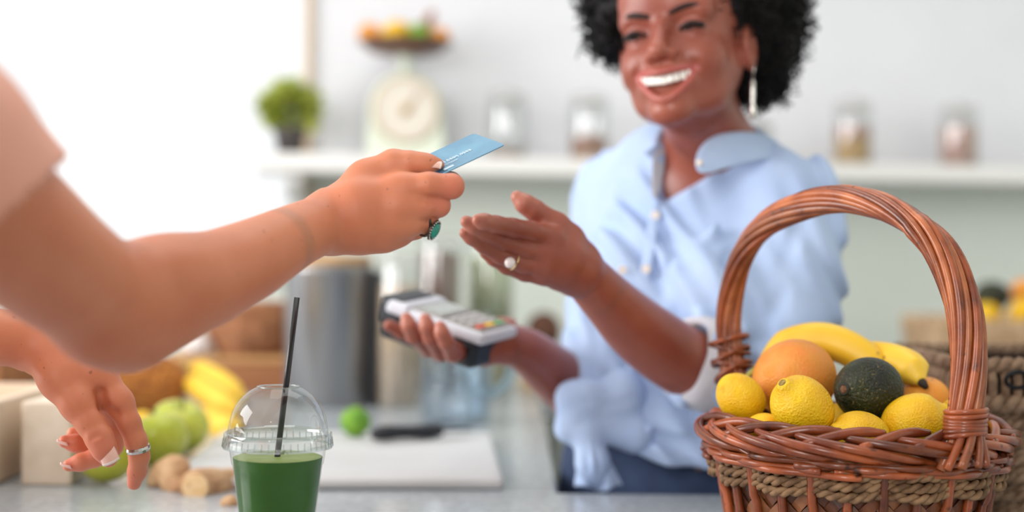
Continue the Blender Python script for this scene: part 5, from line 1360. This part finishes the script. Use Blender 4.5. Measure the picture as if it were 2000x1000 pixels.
fn = np.array([0.0]); hme = hair.data; pn = np.zeros(len(hme.polygons) * 3); pc_ = np.zeros(len(hme.polygons) * 3)
hme.polygons.foreach_get('normal', pn); hme.polygons.foreach_get('center', pc_); pn = pn.reshape(-1, 3); pc_ = pc_.reshape(-1, 3)
fv = hv(pc_ + woff); ok = np.nonzero(((fv[:, 1] < 0.045) | (fv[:, 2] > 0.085)))[0]
cm = MB(); pick = rn.choice(ok, 3600)
for i in pick:
    c = Vector(pc_[i]); n_ = Vector(pn[i]); t1 = n_.orthogonal().normalized(); t2 = n_.cross(t1); R_ = rn.uniform(0.0022, 0.0045); L_ = rn.uniform(0.008, 0.020); ph = rn.uniform(0, 6.28); w2 = rn.uniform(1.0, 1.9)
    lean = (t1 * rn.normal() + t2 * rn.normal()) * 0.5
    pts = [c + (n_ + lean * q) * (L_ * q - 0.003) + t1 * (R_ * math.cos(ph + q * 6.28 * w2)) + t2 * (R_ * math.sin(ph + q * 6.28 * w2)) for q in np.linspace(0, 1, 9)]
    cm.add(*tube(pts, 0.00085, 3, cap=False))
co_ = cm.obj('curls', M_hair, hair); co_['kind'] = 'stuff'
# earring
er = thing('earring', 'long silver drop earring hanging beside the neck of the woman', 'earring', hp(0.079, -0.004, -0.043))
M_sil2 = mat('bright_silver', (236, 232, 226), 0.12, metal=1.0)
mesh_obj('hook', *tube([(0, 0, 0.004), (0.001, -0.003, 0.001), (0, -0.001, -0.012)], 0.0008, 6), M_sil2, er)
mesh_obj('drop', *lathe([(0.0, -0.012), (0.0026, -0.016), (0.0030, -0.034), (0.0020, -0.040), (0.0040, -0.046), (0.0044, -0.051), (0.0030, -0.058), (0.0, -0.061)], 14, cap=False), M_sil2, er)
# ------------------------------------------------------------------ shirt
M_shirt = mat('light_blue_chambray', (178, 198, 230), 0.85, rgb2=(166, 188, 225), nscale=14, ndetail=5, bump=0.25, bscale=700, bdist=0.0005, sheen=0.15)
M_shirt2 = mat('shirt_inside', (206, 204, 210), 0.85, rgb2=(194, 192, 200), nscale=14)
SS = SDF((0.01, 1.50, 0.84), (0.47, 2.04, 1.42), 0.0035)
SS.ell(nv(1350, 470, 1.83), (0.150, 0.112, 0.165), TM, 0.0)
SS.cone(SHL + np.array((0, 0, -0.004)), SHR + np.array((0, 0, -0.004)), 0.052, 0.053, 0.05)
SS.cone(nv(1388, 330, 1.79), nv(1375, 400, 1.83), 0.062, 0.08, 0.04)
SS.ell(nv(1268, 770, 1.83), (0.120, 0.105, 0.14), TM, 0.06)
SS.ell(nv(1225, 555, 1.765), (0.060, 0.055, 0.065), TM, 0.05); SS.ell(nv(1395, 580, 1.70), (0.060, 0.055, 0.065), TM, 0.05)
SS.cone(nv(1180, 700, 1.80), nv(1175, 800, 1.78), 0.055, 0.055, 0.04)
SS.cone(nv(1300, 850, 1.76), nv(1400, 860, 1.76), 0.070, 0.070, 0.05)
# sleeves
SLV = [(SHR + np.array((0.004, 0, -0.010)), 0.056), jn(1552, 480, 1.715, 0.0585), jn(1548, 590, 1.69, 0.0580), jn(1490, 690, 1.665, 0.0560), jn(1420, 722, 1.645, 0.0520), jn(1376, 712, 1.628, 0.0500)]
limb(SS, SLV, 50, 0.03)
SLR = [(SHL, 0.055), jn(1185, 620, 1.925, 0.054), jn(1195, 800, 1.90, 0.052)]
limb(SS, SLR, 20, 0.03)
def pl(p, a, b, w, amp):                      # a crease running from a to b
    a = np.array(a); b = np.array(b); ba = b - a; t = np.clip(((p - a) @ ba) / (ba @ ba), 0, 1)
    d = np.linalg.norm(p - a - t[:, None] * ba, axis=1); return amp * np.exp(-(d / w) ** 2) * np.sin(np.clip(t, 0.02, 0.98) * math.pi) ** 0.6
CRS = [((1500, 360, 1.66), (1330, 700, 1.67), 0.007, 0.007), ((1480, 420, 1.64), (1370, 640, 1.62), 0.006, 0.006), ((1430, 380, 1.68), (1290, 640, 1.69), 0.007, -0.005), ((1560, 430, 1.66), (1500, 600, 1.62), 0.007, 0.007), ((1590, 450, 1.68), (1560, 640, 1.64), 0.006, 0.006),
       ((1610, 480, 1.70), (1580, 620, 1.66), 0.006, 0.006), ((1530, 560, 1.64), (1470, 680, 1.60), 0.007, 0.006), ((1180, 780, 1.70), (1330, 760, 1.68), 0.007, 0.007), ((1190, 800, 1.70), (1390, 830, 1.67), 0.008, 0.007), ((1200, 840, 1.71), (1400, 880, 1.68), 0.007, 0.006),
       ((1150, 560, 1.75), (1165, 760, 1.73), 0.008, 0.007), ((1195, 600, 1.71), (1185, 770, 1.71), 0.007, 0.006), ((1240, 700, 1.70), (1190, 790, 1.71), 0.006, 0.006), ((1280, 700, 1.67), (1370, 790, 1.66), 0.008, 0.007), ((1410, 770, 1.60), (1500, 740, 1.62), 0.006, 0.006), ((1430, 690, 1.59), (1500, 650, 1.62), 0.006, 0.006),
       ((1345, 330, 1.70), (1300, 560, 1.68), 0.004, 0.004)]
def folds(p):
    ph = (0.84 * p[:, 0] + 0.50 * p[:, 2]) / 0.036 * 6.283 + 2.2 * vnoise(p, 4, 41)
    d = 0.0026 * vnoise(p, 7, 21) + 0.0014 * vnoise(p, 16, 22) + 0.0065 * np.sin(ph) * np.clip(0.5 + vnoise(p, 5, 43), 0, 1)
    for a, b, w2, am in CRS: d = d + pl(p, nv(*a), nv(*b), w2 * 1.1, am * 3.2)
    return d
SS.displace(folds, 0.03)
# openings: neck, V front, cuff, hem
SS.cone(neck_t, nv(1395, 320, 1.78), 0.056, 0.060, 0.008, 's')
nb = np.cross(nv(1318, 420, 1.68) - nv(1395, 290, 1.68), (0, 1, 0))
for px, py, rr_ in ((1340, 296, 0.036), (1326, 322, 0.028), (1312, 345, 0.020), (1298, 368, 0.012), (1288, 386, 0.006)):
    SS.cone(nv(px, py, 1.60), nv(px + 8, py, 1.745), rr_, rr_, 0.004, 's')
SS.cone(nv(1250, 640, 1.57), nv(1352, 708, 1.617), 0.041, 0.041, 0.004, 's')
hx0 = P(1170, 868, 1.72).x; hz0 = P(1300, 868, 1.72).z
SS.cut(lambda x, y, z: hz0 - 0.24 * (x - hx0) + 0.004 * np.sin(x * 60) - z)
sV, sQ = SS.mesh(2)
shirt = np_mesh('shirt', sV - woff, sQ, M_shirt, wom)
def cloth(name, pts, Fc, m, th=0.004, sub=2):
    o = mesh_obj(name, [Vector(p) - wom.location for p in pts], Fc, m, shirt)
    md = o.modifiers.new('t', 'SOLIDIFY'); md.thickness = th; md.offset = 0
    md = o.modifiers.new('s', 'SUBSURF'); md.levels = sub; md.render_levels = sub
    return o
# collar
cloth('collar', [P(1352, 312, 1.645), P(1378, 262, 1.672), P(1440, 252, 1.695), P(1500, 258, 1.745), P(1528, 282, 1.80), P(1362, 346, 1.632), P(1400, 338, 1.640), P(1462, 318, 1.660), P(1528, 308, 1.715), P(1552, 322, 1.79)],
      [(0, 5, 6, 1), (1, 6, 7, 2), (2, 7, 8, 3), (3, 8, 9, 4)], M_shirt)
cloth('collar', [P(1300, 268, 1.735), P(1282, 276, 1.712), P(1276, 292, 1.700), P(1302, 330, 1.702), P(1272, 312, 1.696), P(1246, 296, 1.702)], [(0, 1, 4, 3), (1, 2, 5, 4)], M_shirt)
cloth('collar_stand', [P(1302, 276, 1.725), P(1300, 330, 1.705), P(1285, 392, 1.690), P(1272, 300, 1.695), P(1272, 340, 1.692), P(1272, 392, 1.688)], [(0, 1, 4, 3), (1, 2, 5, 4)], M_shirt2, 0.003)
# front placket and buttons
fr = []
vs_idx = None
def on_shirt(px, py, lift=0.002):
    """first point of the shirt seen along the pixel's line"""
    ray = np.array(P(px, py, 1.0) - CAM); ray /= np.linalg.norm(ray); cam_ = np.array(CAM)
    rel = sV - cam_; t = rel @ ray; dist = np.linalg.norm(rel - t[:, None] * ray, axis=1); m_ = dist < 0.006
    if not m_.any(): return Vector(P(px, py, 1.7))
    return Vector(cam_ + ray * (t[m_].min() - lift))
pk = [(1284, 392), (1276, 440), (1268, 490), (1260, 540), (1250, 600), (1240, 670), (1232, 740), (1224, 790)]
pp = [on_shirt(x - 12, y, 0.001) for x, y in pk] + [on_shirt(x + 12, y, 0.001) for x, y in pk]; n = len(pk)
cloth('placket', pp, [(i, n + i, n + i + 1, i + 1) for i in range(n - 1)], M_shirt, 0.003, 1)
M_btn = mat('pearl_button', (244, 232, 222), 0.25, coat=0.5)
def button(px, py, lift=0.004):
    c = on_shirt(px, py, lift); o = mesh_obj('button', *lathe([(0.0, 0.0), (0.0050, 0.0), (0.0056, 0.0010), (0.0050, 0.0022), (0.0036, 0.0016), (0.0, 0.0016)], 20, cap=False), M_btn, shirt)
    z = (CAM - c).normalized(); o.rotation_mode = 'QUATERNION'; o.rotation_quaternion = z.to_track_quat('Z', 'Y'); o.location = c - wom.location
for x, y in ((1280, 420), (1262, 525), (1216, 527), (1244, 650)): button(x, y)
bt = mesh_obj('button', *lathe([(0.0, 0.0), (0.0050, 0.0), (0.0056, 0.0010), (0.0050, 0.0022), (0.0, 0.0016)], 20, cap=False), M_btn, shirt); bt.rotation_mode = 'QUATERNION'; bt.rotation_quaternion = Vector((0, -1, 0.1)).to_track_quat('Z', 'Y'); bt.scale = (0.7, 0.7, 0.7); bt.location = P(1366, 318, 1.6375) - wom.location
# rolled cuff
ce = jn(1335, 700, 1.612, 0); cs = jn(1400, 722, 1.638, 0); ca = Vector(ce[0] - cs[0]).normalized(); cb1 = ca.orthogonal().normalized(); cb2 = ca.cross(cb1)
V_ = []; F_ = []; prof = [(0.0405, -0.004), (0.0435, 0.001), (0.0480, 0.000), (0.0525, -0.014), (0.0550, -0.034), (0.0540, -0.042), (0.046, -0.040)]; na = 48
for i, (rr_, tt) in enumerate(prof):
    for j in range(na):
        a = 2 * math.pi * j / na; wv = 1 + 0.03 * math.sin(3 * a + 1) + 0.02 * math.sin(7 * a + i)
        V_.append(Vector(ce[0]) + cb1 * (rr_ * wv * math.cos(a)) + cb2 * (rr_ * wv * math.sin(a)) + ca * (tt + 0.004 * math.sin(2 * a + 0.6)))
for i in range(len(prof) - 1):
    for j in range(na): F_.append((i * na + j, i * na + (j + 1) % na, (i + 1) * na + (j + 1) % na, (i + 1) * na + j))
o = mesh_obj('cuff', [v - wom.location for v in V_], F_, M_shirt2, shirt)
# knot at the waist with a hanging tail
KN = SDF(nv(1060, 960, 1.62) - 0.01, nv(1330, 700, 1.80) + 0.02, 0.0025)
KN.ell(nv(1130, 806, 1.705), (0.026, 0.024, 0.036), None, 0.0)
KN.cone(nv(1112, 775, 1.700), nv(1150, 770, 1.698), 0.016, 0.018, 0.012); KN.cone(nv(1108, 840, 1.700), nv(1148, 842, 1.698), 0.014, 0.016, 0.012)
KN.cone(nv(1150, 800, 1.705), nv(1215, 770, 1.715), 0.020, 0.030, 0.016); KN.cone(nv(1155, 830, 1.705), nv(1240, 845, 1.715), 0.016, 0.026, 0.016)
KN.cone(nv(1145, 850, 1.695), nv(1158, 905, 1.690), 0.014, 0.019, 0.010); KN.cone(nv(1158, 905, 1.690), nv(1166, 930, 1.692), 0.019, 0.012, 0.010)
for a, b, w2, am in [((1100, 785, 1.675), (1165, 790, 1.675), 0.004, 0.007), ((1102, 825, 1.675), (1160, 826, 1.675), 0.004, 0.007), ((1170, 800, 1.68), (1240, 782, 1.685), 0.004, 0.007), ((1165, 815, 1.68), (1235, 820, 1.685), 0.004, 0.007), ((1142, 850, 1.675), (1150, 930, 1.672), 0.003, 0.006), ((1160, 850, 1.675), (1172, 930, 1.672), 0.003, 0.006)]:
    KN.displace(lambda p: pl(p, nv(*a), nv(*b), w2, am), 0.03)
KN.displace(lambda p: 0.0014 * vnoise(p, 18, 31), 0.03)
kV, kQ = KN.mesh(2); np_mesh('knot', kV - woff, kQ, M_shirt, shirt)
tv = []; TR, TC = 9, 13
for i in range(TR):
    t = i / (TR - 1)
    for j in range(TC):
        u = j / (TC - 1); wd_ = 0.010 + 0.020 * t
        c = Vector(P(1152 + 18 * t, 855 + 100 * t, 1.690)); tv.append(c + Vector(((u - 0.5) * 2 * wd_, 0.006 * math.sin(u * 13 + t * 2) * (0.4 + t), 0.004 * math.sin(u * 9) * t)))
cloth('shirt_tail', tv, [(i * TC + j, i * TC + j + 1, (i + 1) * TC + j + 1, (i + 1) * TC + j) for i in range(TR - 1) for j in range(TC - 1)], M_shirt, 0.003, 1)
# jeans
M_jean = mat('navy_denim', (56, 72, 104), 0.85, rgb2=(44, 58, 88), nscale=20, bump=0.3, bscale=500, bdist=0.0006)
JN = SDF((0.0, 1.68, 0.30), (0.40, 2.04, 1.02), 0.006)
JN.ell(nv(1290, 830, 1.86), (0.120, 0.092, 0.17), TM, 0.0); JN.ell(nv(1290, 960, 1.86), (0.150, 0.105, 0.14), TM, 0.05)
hc0 = nv(1290, 960, 1.86)
for s in (-1, 1): JN.cone(hc0 + tA * s * 0.075 + np.array((0, 0, -0.05)), hc0 + tA * s * 0.085 + np.array((0, 0, -0.60)), 0.078, 0.052, 0.03)
jV, jQ = clip(JN.mesh(2), lambda V: (V[:, 2] < P(1290, 862, 1.76).z))
jn_ = np_mesh('jeans', jV - woff, jQ, M_jean, wom)
mesh_obj('belt_loop', *box(-0.005, 0.005, -0.002, 0.002, -0.022, 0.022), mat('tan_stitch', (150, 110, 76), 0.7), jn_, smooth=False, loc=Vector(P(1366, 935, 1.735)) - wom.location)
# pearl ring
pr = thing('pearl_ring', 'gold ring with a round white pearl on the offered hand', 'ring', P(1004, 504, 1.410))
ra = nv(978, 499, 1.417) - nv(1022, 515, 1.430); ra = Vector(ra / np.linalg.norm(ra)); a1 = ra.orthogonal().normalized(); a2 = ra.cross(a1); cc_ = Vector(0.55 * nv(1022, 515, 1.430) + 0.45 * nv(978, 499, 1.417)) - pr.location
mesh_obj('band', *tube([cc_ + a1 * (0.0100 * math.cos(a)) + a2 * (0.0100 * math.sin(a)) for a in np.linspace(0, 2 * math.pi, 37)[:-1]], 0.0010, 8, closed=True), mat('ring_gold', (214, 186, 140), 0.2, metal=1.0), pr)
Vp, Fp = lathe([(max(1e-5, 0.0056 * math.sin(t)), -0.0056 * math.cos(t)) for t in np.linspace(0, math.pi, 16)], 22, cap=False)
pq = Vector(P(996, 513, 1.4080)) - pr.location
mesh_obj('pearl', [Vector(v) + pq for v in Vp], Fp, mat('pearl', (238, 226, 224), 0.18, coat=0.8, sss=0.2, sssr=0.003), pr)

# ------------------------------------------------------------------ card terminal
tl = P(752, 588, 1.655); trr = P(926, 649, 1.586)
tX = (trr - tl).normalized(); tY = Vector((0.10, 0.80, 0.17)); tY = (tY - tX * tY.dot(tX)).normalized(); tZ = tX.cross(tY).normalized()
if tZ.z < 0: tZ = -tZ
LT = (trr - tl).length + 0.012
term = tag(empty('card_terminal'), 'grey and black card payment terminal in the hand of the woman', 'card terminal')
term.matrix_world = Matrix(((tX.x, tY.x, tZ.x, tl.x), (tX.y, tY.y, tZ.y, tl.y), (tX.z, tY.z, tZ.z, tl.z), (0, 0, 0, 1)))
M_tb = mat('terminal_black', (26, 32, 40), 0.4); M_tg = mat('terminal_grey', (206, 208, 216), 0.4); M_tk = mat('terminal_keyboard', (150, 146, 142), 0.45); M_scr = mat('terminal_screen', (150, 158, 150), 0.15, coat=0.6)
WT = 0.072
bevel(mesh_obj('lower_shell', *box(-0.006, LT - 0.010, 0.002, WT - 0.002, -0.046, -0.013), M_tb, term, smooth=False), 0.008, 3)
bevel(mesh_obj('upper_shell', *box(0.0, LT, 0.0, WT, -0.014, 0.0), M_tg, term, smooth=False), 0.005, 3)
bevel(mesh_obj('printer_cover', *box(-0.010, 0.026, 0.001, WT - 0.001, -0.030, 0.006), M_tb, term, smooth=False), 0.008, 3)
bevel(mesh_obj('printer_trim', *box(0.004, 0.036, -0.002, WT + 0.002, -0.012, 0.004), M_tg, term, smooth=False), 0.005, 3)
bevel(mesh_obj('screen_frame', *box(0.038, 0.080, 0.006, WT - 0.006, -0.002, 0.003), M_tk, term, smooth=False), 0.002, 2)
mesh_obj('screen', *box(0.043, 0.075, 0.011, WT - 0.011, 0.0028, 0.0036), M_scr, term, smooth=False)
bevel(mesh_obj('keypad', *box(0.084, LT - 0.006, 0.006, WT - 0.006, -0.002, 0.002), M_tk, term, smooth=False), 0.002, 2)
M_k = mat('grey_key', (186, 184, 182), 0.4); cols = [mat('red_key', (214, 90, 60), 0.4), mat('yellow_key', (236, 190, 60), 0.4), mat('green_key', (96, 170, 110), 0.4)]
kw = (LT - 0.096) / 4
for r_ in range(4):
    for c_ in range(3):
        x0 = 0.087 + r_ * kw; y0 = WT - 0.010 - (c_ + 1) * 0.0168
        y0 = 0.010 + c_ * 0.0182
        bevel(mesh_obj('key', *box(x0, x0 + kw * 0.72, y0, y0 + 0.0145, 0.0015, 0.0042), cols[c_] if r_ == 3 else M_k, term, smooth=False), 0.001, 1)
